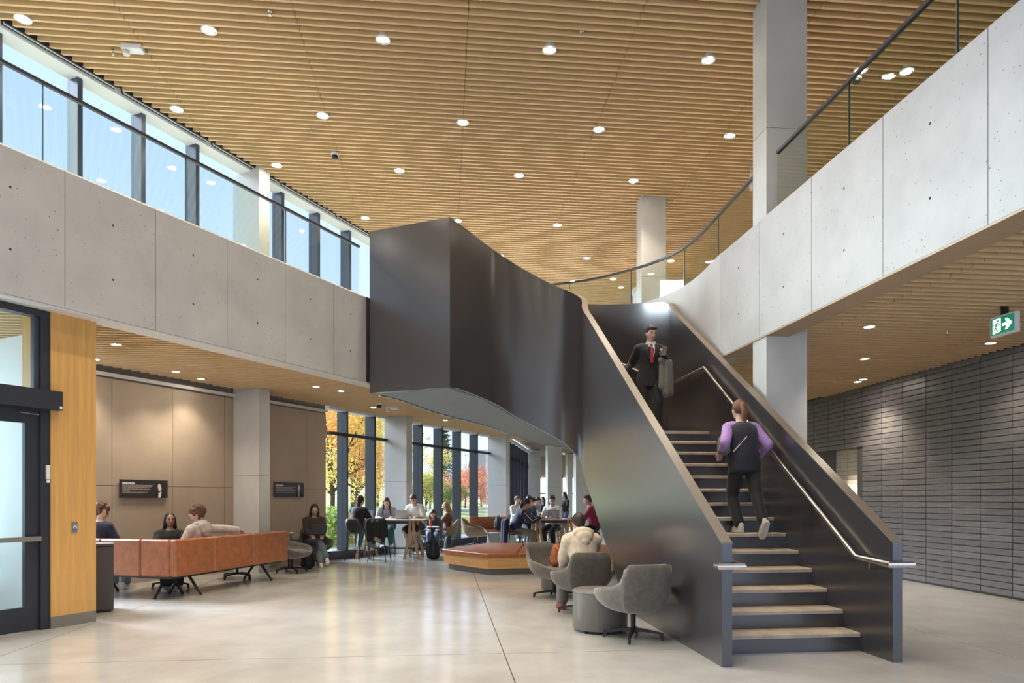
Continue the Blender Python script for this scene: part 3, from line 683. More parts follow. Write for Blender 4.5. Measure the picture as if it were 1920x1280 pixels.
for q in ([(-.064,.14),(-.045,.142),(-.055,.095),(-.075,.1)], [(-.06,.14),(-.05,.144),(-.022,.12),(-.018,.126),(-.015,.118),(-.024,.112),(-.05,.13)], [(-.062,.138),(-.068,.142),(-.09,.128),(-.093,.108),(-.087,.108),(-.083,.122)], [(-.073,.098),(-.06,.092),(-.04,.05),(-.05,.046),(-.068,.08)], [(-.075,.1),(-.066,.085),(-.078,.064),(-.108,.058),(-.107,.066),(-.084,.073)]): m.add(*flat(q, -.0343))
m.build('running_figure', 'sign_green', pnl, world=False)
p2 = thing('exit_sign', 'small green exit sign seen through glass behind the tall right column', 'sign', at(1408, 343, 13.4), R(70))
m = MB(); m.bbox(-.14,.14,-.03,.03,-.1,.1,.006); m.build('housing', 'white', p2, world=False)
m = MB(); m.box(-.12,.12,-.034,-.03,-.08,.08); m.build('green_panel', 'sign_green', p2, world=False)
m = MB(); m.box(-.02,.02,-.01,.01,.1,1.15); m.build('hanger', 'white', p2, world=False)
# ------------------------------------------------------------------ entrance at the far left
EP = V(-5.02, 7.83, 0)
def es(px): return hit(EP, WD, px)
def ebox(s0, s1, z0, z1, f, b, name, m_, par, bev=False):
    m = MB(); m.obox(EP+WD*((s0+s1)/2)+WN*((f+b)/2)+Z*((z0+z1)/2), WD*((s1-s0)/2), WN*((f-b)/2), Z*((z1-z0)/2)); return m.build(name, m_, par)
o0, o1 = es(95.5), es(180)
oak = thing('oak_pier', 'tall oak veneered pier beside the entrance door', 'pier', EP+WD*o0)
ebox(o0, o1, .13, 3.54, 0, -.55, 'oak_panel', 'oak', oak); ebox(o0, o1, 0, .13, .002, -.55, 'plinth', 'grey_base', oak)
ent = thing('door_1', 'dark framed glass entrance door with transom and push bar', None, EP+WD*es(40)); ent['kind'] = 'structure'
f0, f1 = es(78.5), o0
ebox(f0, f1, 0, 3.54, -.02, -.14, 'jamb', 'alu_dark', ent); ebox(f0-.05, f0, 2.5, 3.54, -.06, -.12, 'jamb', 'alu_blue', ent)
ebox(-4, f0, 3.45, 3.54, -.02, -.14, 'head', 'alu_dark', ent)
lf = ebox(es(51.5), f0-.005, .01, 2.42, -.05, -.10, 'stile', 'alu_dark', ent)
ebox(-1.6, es(51.5), .01, .27, -.05, -.10, 'bottom_rail', 'alu_dark', ent); ebox(-1.6, es(51.5), 2.27, 2.42, -.05, -.10, 'top_rail', 'alu_dark', ent)
ebox(-1.6, es(51.5), .27, 2.27, -.07, -.08, 'door_glass', 'glass', ent)
ebox(-1.5, es(76), .985, 1.035, .02, -.01, 'push_bar', 'grey_base', ent); ebox(es(66), es(74), .99, 1.03, -.01, -.06, 'push_bar_mount', 'grey_base', ent)
op = ebox(-3, es(109), 2.43, 2.64, .09, -.02, 'door_operator', 'alu_dark', ent); ebox(es(103), es(107.5), 2.445, 2.475, .093, .088, 'maker_badge', 'white', op)
ebox(-3, f0-.05, 2.64, 3.45, -.08, -.09, 'transom_glass', 'glass', ent); ebox(-3, f0, 2.42, 2.44, -.02, -.14, 'transom_bar', 'alu_dark', ent)
m = MB(); m.tube([EP+WD*es(75)+WN*-.02+Z*2.37, EP+WD*es(40)+WN*-.03+Z*2.38], .008, 6); m.build('closer_arm', 'grey_base', ent)
cr_ = thing('card_reader', 'slim white card reader on the door jamb', 'card reader', EP+WD*es(91)+Z*1.63)
ebox(es(87.5), es(94.5), 1.665, 1.82, .0, -.02, 'body', 'offwhite', cr_); ebox(es(88.5), es(93.5), 1.625, 1.66, .0, -.02, 'button', 'white', cr_)
ap = thing('push_plate', 'small blue accessibility push plate on the oak pier', 'switch', EP+WD*es(139)+Z*1.13)
mat('plate_blue', (.10,.18,.42), .4); ebox(es(134.5), es(144), 1.06, 1.18, .012, 0, 'plate', 'grey_base', ap); ebox(es(135.5), es(143), 1.085, 1.155, .014, .012, 'blue_face', 'plate_blue', ap)
m = MB(); cc = EP+WD*es(139.2)+WN*.0155+Z*1.12; m.tube([cc+(WD*math.cos(a*.5)+Z*math.sin(a*.5))*.017 for a in range(-2, 9)], .0035, 5).tube([cc+Z*.026, cc+Z*.002, cc+WD*.014], .003, 5); m.build('wheelchair_mark', 'white', ap)
# vestibule beyond the door
m = MB(); q = EP-WN*2.3; m.obox(q+WD*(o1-3.0)+Z*1.75, WD*2.9, WN*.012, Z*1.75); struct('wall_vestibule', m, 'frost', label='pale frosted glazing of the entrance vestibule')
m = MB(); m.obox(EP-WN*1.5+WD*(o1-.05)+Z*1.75, WN*.9, WD*.04, Z*1.75); struct('wall_vestibule_side', m, 'offwhite', label='side wall of the entrance vestibule')
rad = thing('convector', 'long grey convector heater behind the entrance door glass', 'heater', EP-WN*2.1-WD*.8)
ebox(-3, o1-.62, .35, .62, -1.95, -2.2, 'cabinet', 'grey_base', rad); ebox(-3, o1-.62, .0, .12, -1.97, -2.2, 'foot', 'charcoal', rad)
for i in range(34): ebox(-2.2+i*.075, -2.2+i*.075+.045, .64, .78, -1.96, -1.98, 'grille_bar', 'offwhite', rad); ebox(-2.2+i*.075, -2.2+i*.075+.045, .14, .32, -1.96, -1.98, 'grille_bar', 'white', rad)
ebox(-3, o1-.62, .62, .80, -1.99, -2.2, 'grille_back', 'alu_blue', rad); ebox(-3, o1-.62, .80, .83, -1.93, -2.2, 'top_ledge', 'offwhite', rad)
# charcoal bin behind the pier
bn_ = fl(213, 1147); bnr = thing('recycling_bin', 'charcoal box bin standing behind the oak pier', 'bin', bn_+V(-.87,-.5,0)*.25+V(-.5,.87,0)*.2, R(30))
m = MB(); m.bbox(-.25,.25,-.2,.2,.03,.84,.008); m.build('body', 'charcoal', bnr, world=False); m = MB(); m.bbox(-.255,.255,-.205,.205,.84,.875,.006); m.build('lid', 'charcoal', bnr, world=False)
m = MB(); m.box(-.22,.22,-.17,.17,0,.03); m.build('plinth', 'black', bnr, world=False)
# wall plaques
mat('plaque', (.035,.03,.034), .4); mat('plaque_b', (.05,.055,.075), .4); mat('print_white', (.82,.80,.76), .6); mat('print_grey', (.36,.33,.29), .6); mat('print_skin', (.72,.66,.58), .6); mat('print_dark', (.012,.012,.016), .6)
def plaque(label, px0, px1, y0, y1, m_, flip, face):
    s0, s1 = hit(LWALL+WN*.02, WD, px0), hit(LWALL+WN*.02, WD, px1); c = LWALL+WN*.02+WD*((s0+s1)/2); d = c.y
    z1, z0 = CAMH+(HY-y0)/FPX*d, CAMH+(HY-y1)/FPX*d; w, h = s1-s0, z1-z0
    t = thing('wall_plaque', label, 'plaque', (c.x, c.y, (z0+z1)/2), math.atan2(WD.y, WD.x))
    m = MB(); m.box(-w/2,w/2,0,.02,-h/2,h/2); t_b = m.build('board', m_, t, world=False)
    t_b.location = (0,-.02,0)
    r = random.Random(5); y = -.0205
    def bars(z, hh, x0, x1, mn, name):
        m = MB(); x = x0
        while x < x1:
            ww = r.uniform(.012,.04)*w/1.2*2; e = min(x+ww, x1); m.add(*flat([(x,z),(e,z),(e,z+hh),(x,z+hh)], y, .0006)); x = e+.006
        m.build(name, mn, t, world=False)
    bars(h*.27, h*.065, -w*.455, -w*.2, 'print_white', 'heading_line')
    rows = [(.19,.17),(.145,.16),(.10,.15),(.055,.05),(-.02,.1),(-.065,.13),(-.11,-.3),(-.2,.06),(-.25,-.03)] if not flip else [(.17,.2),(.12,.2),(.07,.1),(.0,.2),(-.05,.18),(-.1,.18),(-.2,.15)]
    for z, xe in rows: bars(h*z-.0, h*.03, -w*.455, w*xe, 'print_grey', 'text_line')
    X = w*.32
    def blob(pts, mn, name, yy): m = MB(); m.add(*flat([(X+a*h, b*h) for a, b in pts], yy, .0005)); m.build(name, mn, t, world=False)
    blob([(-.30,-.5),(-.24,-.22),(-.10,-.10),(.12,-.10),(.27,-.2),(.36,-.5)], 'print_dark', 'portrait_jacket', -.0206)
    blob([(-.09,-.49),(-.07,-.16),(.0,-.22),(.10,-.1),(.12,-.2),(.05,-.49)] if not flip else [(-.03,-.48),(-.04,-.12),(.03,-.12),(.02,-.48)], 'print_white', 'portrait_shirt', -.0212)
    hd = [(-.11+.0,.06),(-.12,.18),(-.07,.33),(.03,.37),(.12,.30),(.14,.12),(.10,-.04),(.02,-.14),(-.06,-.1)] if not flip else [(-.09,.1),(-.07,.33),(.0,.38),(.06,.3),(.06,.05),(.0,-.1),(-.06,-.05)]
    blob(hd, 'print_skin', 'portrait_face', -.0218)
    if not flip: blob([(-.08,.30),(-.05,.38),(.05,.42),(.15,.34),(.18,.16),(.13,.02),(.11,.12),(.06,.27),(-.02,.31)], 'print_dark', 'portrait_hair', -.0224)
plaque('black plaque with white text and a portrait, on the wall above the leather sofa', 223.5, 313, 899.5, 933, 'plaque', False, 0)
plaque('smaller slate plaque with text and a portrait, right of the wall column', 513, 569, 904.5, 931, 'plaque_b', True, 0)
# upper floor: curved glazed drum and far windows
mat('drum_glass_glow', (.30,.34,.40), .4, emit=.6)  # glow in the panes stands in for daylight behind them
dr = thing('glazed_drum', 'white curved glazed bay far away on the upper floor', 'glazing', (4.12, 18.7, F2)); dr.scale = (.62,.62,.92)
for i in range(26):
    a0, a1 = math.pi*2*i/26, math.pi*2*(i+1)/26-.035; rr = 1.28
    m = MB(); m.prism([(rr*math.cos(a0), rr*math.sin(a0)), (rr*math.cos(a1), rr*math.sin(a1)), ((rr-.04)*math.cos(a1), (rr-.04)*math.sin(a1)), ((rr-.04)*math.cos(a0), (rr-.04)*math.sin(a0))], 0, 2.35); m.build('glass_panel', 'drum_glass_glow', dr, world=False)
m = MB(); m.lathe([(1.22,0),(1.22,2.4),(1.34,2.4),(1.34,2.46),(.01,2.46)], seg=40); m.build('frame', 'offwhite', dr, world=False, smooth=30)
wd = thing('window_4', 'small far window on the upper floor left of the column', None, (3.3, 24.5, F2)); wd['kind'] = 'structure'
m = MB(); m.box(-.15,.75,0,.05,.0,2.0); m.build('pane', 'drum_glass_glow', wd, world=False); m = MB(); m.box(-.2,-.14,-.02,.06,0,2.05).box(.74,.8,-.02,.06,0,2.05).box(-.2,.8,-.02,.06,2,2.06); m.build('frame', 'alu_blue', wd, world=False)
sg = at(493.5,437,13.42)
sgn_ = thing('wall_label', 'tiny blue sign on the side of the upper left column', 'sign', sg)
m = MB(); m.obox(at(493.5,437,13.42)+WN*.0, WD*.075, WN*.006, Z*.075); m.build('plate', 'plate_blue', sgn_)
m = MB(); m.obox(at(493.5,437,13.42)+WN*.008, WD*.04, WN*.002, Z*.02); m.build('mark', 'white', sgn_)
# ------------------------------------------------------------------ furniture
def sgn(x): return -1 if x < 0 else 1
RIM = [(0,-.395,.80),(.13,-.395,.80),(.21,-.385,.80),(.252,-.368,.778),(.262,-.348,.71),(.285,-.29,.625),(.345,-.19,.572),(.402,-.06,.555),(.40,.10,.528),(.34,.24,.475),(.22,.33,.425),(.09,.35,.41),(0,.352,.41)]
RIM2 = [(0,-.37,.86),(.13,-.365,.855),(.215,-.335,.83),(.27,-.27,.76),(.31,-.18,.675),(.345,-.06,.635),(.355,.08,.61),(.325,.21,.55),(.21,.31,.47),(.09,.335,.435),(0,.34,.43)]
def shell(h=1.0, zb=.30, wide=1.0, rim=RIM, n=12):
    right = spline([V(*p) for p in rim], 4); full = right+[V(-p.x, p.y, p.z) for p in right[-2:0:-1]]
    m = MB(); k = len(full); rows = []
    for a in range(n+1):
        t = a/n; f = 1-(1-t)**2.0; ring = []
        for p in full:
            hgt = (p.z-zb)*h; tall = min(1, max(0, (p.z-.5)/.3)); g = t**(1.7+.9*tall); fx = f*(1+.16*tall*math.sin(math.pi*t)) 
            ring.append(V(p.x*wide*fx*(1 if t > .98 else 1), p.y*(f*(1-.06*tall*math.sin(math.pi*t))), zb+hgt*g))
        rows.append(ring)
    m.rings(rows[1:], caps=False); c = len(m.v); m.v.append(V(0,0,zb-.002)); m.f += [(i, (i+1) % k, c) for i in range(k)]; m.m += [0]*k
    return m
def lounge_chair(label, loc, rz, m_='suede', legm='black', group=None, style='star'):
    t = thing('lounge_chair', label, 'chair', loc, rz, group)
    if style == 'star': t.scale = (.9,.9,1)
    o = (shell() if style == 'star' else shell(rim=RIM2, zb=.32)).build('shell', m_, t, world=False, smooth=True)
    sd = o.modifiers.new('thick', 'SOLIDIFY'); sd.thickness = .032; sd.offset = 1
    m = MB(); pf = []
    for r_, z in ((.02,.365),(.24,.365),(.29,.38),(.305,.405),(.29,.43),(.24,.445),(.02,.455)): pf.append((r_, z))
    m.lathe(pf, (0,.03,0), 24, 1.0, .98); m.build('seat_cushion', m_, t, world=False, smooth=True)
    m = MB(); m.lathe([(.05,.30),(.032,.27),(.028,.09)], seg=14); m.build('post', legm, t, world=False, smooth=40)
    for i in range(4):
        a = math.pi/4+i*math.pi/2+.2; d = V(math.cos(a), math.sin(a), 0); n = V(-d.y, d.x, 0); rr = []
        for q, w, zt, zb_ in ((.02,.03,.115,.075),(.12,.024,.108,.078),(.30,.016,.082,.060),(.325,.015,.078,.001),(.345,.014,.07,.001)): rr.append([d*q-n*w+Z*zb_, d*q+n*w+Z*zb_, d*q+n*w*.8+Z*zt, d*q-n*w*.8+Z*zt])
        m = MB(); m.rings(rr); m.build('leg', legm, t, world=False)
    return t
def face(dx, dy): return math.atan2(-dx, dy)           # rotation that turns local +Y to (dx,dy)
chA = lounge_chair('empty grey suede lounge chair in the foreground, its back to us', fl(1187,1197), face(-.28,.96), 'suede')
lounge_chair('grey suede lounge chair the student in the cream hoodie sits in', (.88,8.6,0), face(-.22,.97), 'suede_dark')
lounge_chair('taupe lounge chair facing us with a backpack on its seat', (.62,10.02,0), face(.62,-.78), 'suede')
def pouf(label, c, r_, h, m_='vinyl'):
    t = thing('pouf', label, 'pouf', c, .3)
    m = MB(); m.lathe([(r_*.96,.03),(r_,.045),(r_,h-.03),(r_*.985,h-.01),(r_*.94,h),(.01,h+.004)], seg=36); m.build('drum', m_, t, world=False, smooth=50)
    m = MB(); m.tube([(r_*1.002*math.cos(a*math.pi/18), r_*1.002*math.sin(a*math.pi/18), h-.022) for a in range(37)], .006, 6); m.build('top_seam', m_, t, world=False, smooth=True)
    m = MB(); m.tube([(r_*1.0*math.cos(4.2), r_*1.0*math.sin(4.2), h-.03), (r_*1.0*math.cos(4.2), r_*1.0*math.sin(4.2), .04)], .004, 5); m.build('side_seam', m_, t, world=False)
    for i in range(4):
        a = i*math.pi/2+.5; m = MB(); m.lathe([(.022,0),(.022,.035)], (r_*.85*math.cos(a), r_*.85*math.sin(a), 0), 10); m.build('foot', 'black', t, world=False)
    return t
pouf('large olive grey drum pouf between the two front lounge chairs', (.97,7.52,0), .30, .455)
pouf('small olive grey pouf behind the taupe lounge chair', (.72,10.78,0), .26, .43)
# L-shaped leather sofa on the left
sfa = R(14); SD = V(math.sin(sfa), math.cos(sfa), 0); SNn = V(-math.cos(sfa), math.sin(sfa), 0); SC0 = V(-4.76, 9.66, 0)
sofa = thing('leather_sofa', 'long L-shaped tan leather sofa on black splayed legs, its back to us', 'sofa', SC0)
def so(a, b, z=0): return SC0+SD*a+SNn*b+Z*z
def sofa_box(a0, a1, b0, b1, z0, z1, name, m_, bev=.02):
    m = MB(); m.bbox(a0,a1,b0,b1,z0,z1,bev); m.v = [so(p.x, p.y, p.z) for p in m.v]; return m.build(name, m_, sofa)
for a0, a1 in ((0,.83),(.836,1.81),(1.816,2.85)):
    sofa_box(a0, a1, 0, .11, .335, .865, 'back_panel', 'leather'); sofa_box(max(a0,.11), a1, .11, .74, .335, .46, 'seat_cushion', 'leather', .03)
for b0, b1 in ((.0,.60),(.606,1.30),(1.306,2.0)):
    sofa_box(0.0 if b0 > .1 else -.002, .11, max(b0,.112) if b0 < .1 else b0, b1, .335, .863, 'back_panel', 'leather')
    if b0 > .5: sofa_box(.11, .74, b0+.14 if b0 < .7 else b0, b1, .335, .46, 'seat_cushion', 'leather', .03)
sofa_box(.04, 2.8, .10, .70, .30, .336, 'frame', 'black', .005); sofa_box(.10, .70, .7, 2.0, .30, .336, 'frame', 'black', .005)
def vleg(c, d):
    for s in (-1, 1):
        m = MB(); m.tube([c+d*(.05*s)+Z*.31, c+d*(.27*s)+Z*.03], [.024,.018], 8); m.build('leg', 'black', sofa, smooth=40)
        m = MB(); m.lathe([(.02,0),(.02,.035)], c+d*(.275*s), 8); m.build('foot', 'black', sofa)
    m = MB(); m.obox(c+Z*.305, d*.09, V(-d.y,d.x,0)*.03, Z*.012); m.build('leg_plate', 'black', sofa)
vleg(so(.36,.42), SD); vleg(so(.62,.36), SNn); vleg(so(2.45,.36), SNn); vleg(so(.36,1.6), SD)
# chairs and small table against the beige wall
lounge_chair('taupe lounge chair holding the woman with the laptop', V(-4.30,14.9,0), face(.42,-.9), 'suede_dark')
lounge_chair('olive lounge chair partly hidden behind the end of the leather sofa', V(-4.33,13.42,0), face(.9,-.3), 'suede')
lounge_chair('dark lounge chair tucked behind the leather sofa near the wall column', V(-5.0,12.42,0), face(.2,-.98), 'suede_dark')
lounge_chair('lounge chair of the dark-haired person opposite the leather sofa', V(-5.55,11.1,0), face(.5,-.86), 'suede_dark')
tb = fl(544,1062); st_ = thing('side_table', 'small dark round side table carrying the iced drink', 'table', (-4.68,14.32,0))
m = MB(); m.lathe([(.22,.57),(.235,.575),(.235,.59),(.22,.595)], seg=24); m.build('table_top', 'charcoal', st_, world=False); m = MB(); m.tube([(0,0,.02),(0,0,.57)], .02, 10); m.build('post', 'black', st_, world=False); m = MB(); m.lathe([(.17,0),(.17,.012),(.03,.03)], seg=20); m.build('base', 'black', st_, world=False)
cp = thing('drink_cup', 'clear plastic cup of green iced drink with pale lid', 'cup', (-4.60,14.24,.595))
glass_mat('cup_clear', (.85,.9,.82)); mat('drink', (.35,.42,.22), .3)
m = MB(); m.lathe([(.030,0),(.045,.13),(.043,.13),(.028,.005)], seg=16, caps=False); m.build('cup', 'cup_clear', cp, world=False); m = MB(); m.lathe([(.027,.004),(.039,.09)], seg=16); m.build('drink', 'drink', cp, world=False); m = MB(); m.lathe([(.047,.128),(.047,.138),(.035,.155),(.01,.157)], seg=16); m.build('lid', 'offwhite', cp, world=False)
ph = tag(MB().bbox(-4.79,-4.71,14.28,14.35,.5955,.606,.002).build('phone', 'white'), 'white phone lying on the small side table', 'phone')
# hexagonal bench
BZ = .42
bt = [V(-1.45,14.1,0), V(-.47,12.85,0), V(.10,13.02,0), V(.55,13.09,0), V(1.25,13.06,0), V(2.0,12.9,0), V(2.6,14.2,0), V(1.9,15.6,0), V(1.0,15.75,0), V(.3,15.85,0), V(-.55,16.0,0)]
bench = thing('bench', 'low oak bench with tan leather top cushions in the middle of the hall', 'bench', (.4,14.4,0))
cen = V(.5,14.45,0)
m = MB(); m.prism([p+(cen-p)*.02 for p in bt], .12, .335); m.build('oak_body', 'oak_bench', bench); m = MB(); m.prism([p+(cen-p).normalized()*.14 for p in bt], 0, .12); m.build('plinth', 'grey_base', bench)
def cush(ps):
    c = sum(ps, V(0,0,0))/len(ps); m = MB(); rr = []
    for k_, z in ((.006,.335),(0,.345),(0,.395),(.012,.412),(.035,.42)): rr.append([p+(c-p).normalized()*(k_+.009)+Z*z for p in ps])
    m.rings(rr); m.build('cushion', 'leather', bench, smooth=25)
cush([bt[0],bt[1],bt[2],bt[9],bt[10]]); cush([bt[2],bt[3],bt[8],bt[9]]); cush([bt[3],bt[4],bt[7],bt[8]]); cush([bt[4],bt[5],bt[6],bt[7]])
# high trestle tables
def high_table(label, c, rz, L=1.75, Wd=.95, h=.95):
    t = thing('high_table', label, 'table', c, rz)
    m = MB(); m.bbox(-L/2,L/2,-Wd/2,Wd/2,h-.03,h,.006); m.build('table_top', 'table_top', t, world=False)
    m = MB(); m.box(-L/2+.2,L/2-.2,-Wd/2+.12,-Wd/2+.16,h-.10,h-.03).box(-L/2+.2,L/2-.2,Wd/2-.16,Wd/2-.12,h-.10,h-.03); m.build('apron', 'charcoal', t, world=False)
    for sx in (-1,1):
        for sy in (-1,1):
            x = sx*(L/2-.32); y = sy*(Wd/2-.14)
            for k_ in (-1,1):
                m = MB(); w = .028; rr = []
                for xx, yy, z in ((x+.035*k_, y, h-.03), (x+.06*k_, y+sy*.02, h-.35), (x+.17*k_, y+sy*.06, 0)): rr.append([V(xx-w,yy-w,z), V(xx+w,yy-w,z), V(xx+w,yy+w,z), V(xx-w,yy+w,z)])
                m.rings(rr); m.build('leg', 'wood_leg', t, world=False)
    m = MB(); m.box(-L/2+.3,L/2-.3,-.02,.02,.22,.26); m.build('foot_rail', 'black', t, world=False)
    return t
T1 = V(-2.98,16.75,0); T2 = V(1.0,17.15,0)
high_table('high trestle table with timber legs by the window column', T1, TH-.12, 1.8, .95); high_table('high trestle table with laptops behind the low bench', T2, TH, 1.42, .95)
def stool(label, c, rz, sh=.66, m_='charcoal', group=None):
    t = thing('counter_stool', label, 'stool', c, rz, group)
    rim = [(0,-.20,sh+.33),(.10,-.20,sh+.33),(.165,-.19,sh+.31),(.195,-.165,sh+.22),(.20,-.12,sh+.12),(.205,-.04,sh+.075),(.21,.06,sh+.05),(.19,.16,sh+.02),(.10,.20,sh+.005),(0,.205,sh)]
    right = spline([V(*p) for p in rim], 3); full = right+[V(-p.x,p.y,p.z) for p in right[-2:0:-1]]; rows = []
    for a in range(1, 9):
        tt = a/8; rows.append([V(p.x*(1-(1-tt)**1.8), p.y*(1-(1-tt)**1.8), sh-.02+(p.z-sh+.02)*tt**2.2) for p in full])
    m = MB(); m.rings(rows, caps=False); cc = len(m.v); m.v.append(V(0,0,sh-.021)); kk = len(full); m.f += [(i,(i+1)%kk,cc) for i in range(kk)]; m.m += [0]*kk
    o = m.build('shell', m_, t, world=False, smooth=True); sd = o.modifiers.new('thick','SOLIDIFY'); sd.thickness = .016; sd.offset = 1
    for sx in (-1,1):
        for sy in (-1,1):
            m = MB(); m.tube([(sx*.15,sy*.15,sh-.012),(sx*.21,sy*.21,0)], .011, 7); m.build('leg', 'black', t, world=False, smooth=40)
    q = .205-(.06*.3); fz = sh*.32; e = .21-.06*fz/sh
    for a, b in (((-e,-e),(e,-e)),((e,-e),(e,e)),((e,e),(-e,e)),((-e,e),(-e,-e))):
        m = MB(); m.tube([(*a,fz),(*b,fz)], .008, 6); m.build('foot_bar', 'black', t, world=False)
    for s_ in (-1,1):
        m = MB(); m.tube([(s_*.15,-.15,sh-.02),(s_*.15,.15,sh-.02)], .009, 6); m.build('seat_bar', 'black', t, world=False)
    return t
stA = fl(671,1048); stB = fl(703,1050)
stA = V(-3.62,15.98,0); stB = V(-3.06,15.75,0); stC = V(-3.22,17.62,0); stD = V(-2.42,17.42,0)
stool('dark stool under the woman in black at the high table', stA, face(.35,.94)); stool('dark stool with a black jacket hung over its back', stB, face(.1,.99))
stool('dark stool of the girl in the grey hoodie', stC, face(.1,-.99)); stool('dark stool of the young man in the white shirt', stD, face(-.3,-.95))
stool('dark stool under the girl in the navy track jacket', V(.06,16.72,0), face(.97,.2), .60); stool('dark stool at the far side of the laptop table', V(.38,18.05,0), face(.1,-.99), .62)
stool('dark stool under the student in the magenta top', V(2.02,17.0,0), face(-.98,.15), .62); stool('dark stool under the student in the white t-shirt', V(1.10,18.05,0), face(-.3,-.95), .62)
# jacket on the stool back
def soft(name, m_, parts, parent=None, vox=.016, world=False):
    m = MB()
    for p in parts: m.cap(*p) if not isinstance(p[1], (int, float)) else m.ell(*p)
    return remesh_later(m, name, m_, parent, vox, world)
REM = []
def remesh_later(m, name, m_, parent, vox, world=False, smooth=2):
    o = m.build(name, m_, parent, world=world, fix=False); md = o.modifiers.new('vox','REMESH'); md.mode = 'VOXEL'; md.voxel_size = vox; md.use_smooth_shade = True
    if smooth: sm = o.modifiers.new('sm','SMOOTH'); sm.factor = .5; sm.iterations = smooth
    REM.append(o); return o
mat('cloth_black', (.012,.012,.014), .8, noise=.2, scale=20); mat('cloth_navy', (.016,.018,.05), .8, noise=.2, scale=20)
jk = thing('jacket', 'black jacket draped over the back of the empty stool', 'jacket', stB+Z*.6, face(.1,.99))
soft('jacket_body', 'cloth_black', [((-.17,-.23,.36),(.17,-.23,.36),.05,.05),((-.19,-.25,.32),(-.17,-.27,-.08),.06,.05),((.19,-.25,.32),(.17,-.27,-.10),.06,.05),((-.05,-.27,.30),(-.05,-.28,-.12),.08,.06),((.07,-.27,.30),(.07,-.28,-.10),.08,.06),((-.15,-.18,.36),(-.14,-.14,.1),.04,.03),((.15,-.18,.36),(.14,-.14,.1),.04,.03)], jk)
soft('sleeve', 'cloth_black', [((.21,-.25,.30),(.25,-.26,.0),.05,.04)], jk)
mat('cloth_tan', (.36,.26,.16), .8); soft('lining', 'cloth_tan', [((.02,-.315,-.06),(.09,-.32,-.10),.06,.045)], jk)
jn = thing('jacket', 'navy jacket hung on the chair of the girl in the track jacket', 'jacket', V(.06,16.72,.5), face(.97,.2))
soft('jacket_body', 'cloth_navy', [((-.16,-.22,.42),(.16,-.22,.42),.05,.05),((-.15,-.24,.38),(-.14,-.27,-.26),.07,.06),((0,-.25,.38),(0,-.28,-.30),.08,.06),((.15,-.24,.38),(.14,-.27,-.24),.07,.06)], jn)
# small leather sofa, armchairs by the window
ls = thing('leather_loveseat', 'small brown leather sofa beside the window column', 'sofa', V(-.55,22.3,0), face(.35,-.94))
m = MB(); m.bbox(-.8,.8,-.38,-.24,.30,.86,.03); m.build('backrest', 'leather', ls, world=False); m = MB(); m.bbox(-.8,0,-.24,.38,.28,.44,.03); m.build('seat_cushion', 'leather', ls, world=False); m = MB(); m.bbox(0.005,.8,-.24,.38,.28,.44,.03); m.build('seat_cushion', 'leather', ls, world=False)
for x in (-.7,.7):
    for y in (-.3,.3): m = MB(); m.tube([(x*.95,y*.9,.28),(x,y,0)], .018, 7); m.build('leg', 'black', ls, world=False)
lounge_chair('tan leather swivel armchair in front of the small brown sofa', V(-1.12,20.6,0), face(.85,-.1), 'suede_tan', style='tub'); lounge_chair('tan leather armchair of the blonde woman by the window', V(-1.93,19.75,0), face(-.96,-.1), 'suede_tan', style='tub')
lounge_chair('dark lounge chair of the girl resting her head by the window', V(-2.2,18.78,0), face(.2,-.98), 'suede_dark')
pouf('pale grey drum pouf left of the laptop table', V(-.54,20.9,0), .23, .42, 'vinyl_light'); pouf('pale grey pouf half hidden behind the navy jacket', V(-.12,20.2,0), .22, .40, 'vinyl_light')
# bags
def backpack(label, c, rz, m_, s=1.0, tilt=0):
    t = thing('backpack', label, 'backpack', c, rz); t.scale = (s,s,s); t.rotation_euler = (R(tilt), 0, rz)
    soft('bag_body', m_, [(V(0,0,.20),.14,.10,.21),(V(0,0,.10),.15,.11,.11),(V(0,.01,.34),.11,.08,.10)], t)
    soft('front_pocket', m_, [(V(0,-.09,.14),.11,.05,.10)], t, .012)
    for x in (-.07,.07): m = MB(); m.tube([(x,.07,.38),(x*1.1,.13,.32),(x*1.2,.14,.18),(x*1.2,.09,.05)], [.016,.02,.018,.014], 7); m.build('shoulder_strap', m_, t, world=False, smooth=True)
    m = MB(); m.tube([(-.04,.03,.42),(-.03,.03,.47),(.03,.03,.47),(.04,.03,.42)], .009, 6); m.build('top_handle', m_, t, world=False)
    return t
mat('bag_black', (.012,.013,.016), .6); mat('bag_grey', (.06,.065,.07), .7); mat('bag_rust', (.42,.13,.05), .7); mat('bag_green', (.02,.03,.03), .7); mat('red', (.55,.02,.02), .5)
bk = backpack('black backpack with a red tag beside the side table', V(-4.22,14.1,0), face(.6,-.8), 'bag_black')
m = MB(); m.lathe([(.028,0),(.028,.006)], seg=14).xf(Matrix.Translation((.03,-.145,.2)) @ Matrix.Rotation(R(90),4,'X')); m.build('red_tag', 'red', bk, world=False)
backpack('large black backpack slumped on the floor by the high table', V(-1.88,16.3,0), face(-.3,-.9), 'bag_black', 1.15); backpack('grey backpack on the floor under the blonde woman\'s armchair', V(-1.78,19.2,0), face(.2,-.9), 'bag_grey', .95)
backpack('dark green backpack lying on the small leather sofa', V(-.45,22.1,.44), face(.35,-.94), 'bag_green', 1.0); backpack('rust orange backpack on the seat of the taupe chair', V(.66,10.02,.45), face(.62,-.78), 'bag_rust', .78)
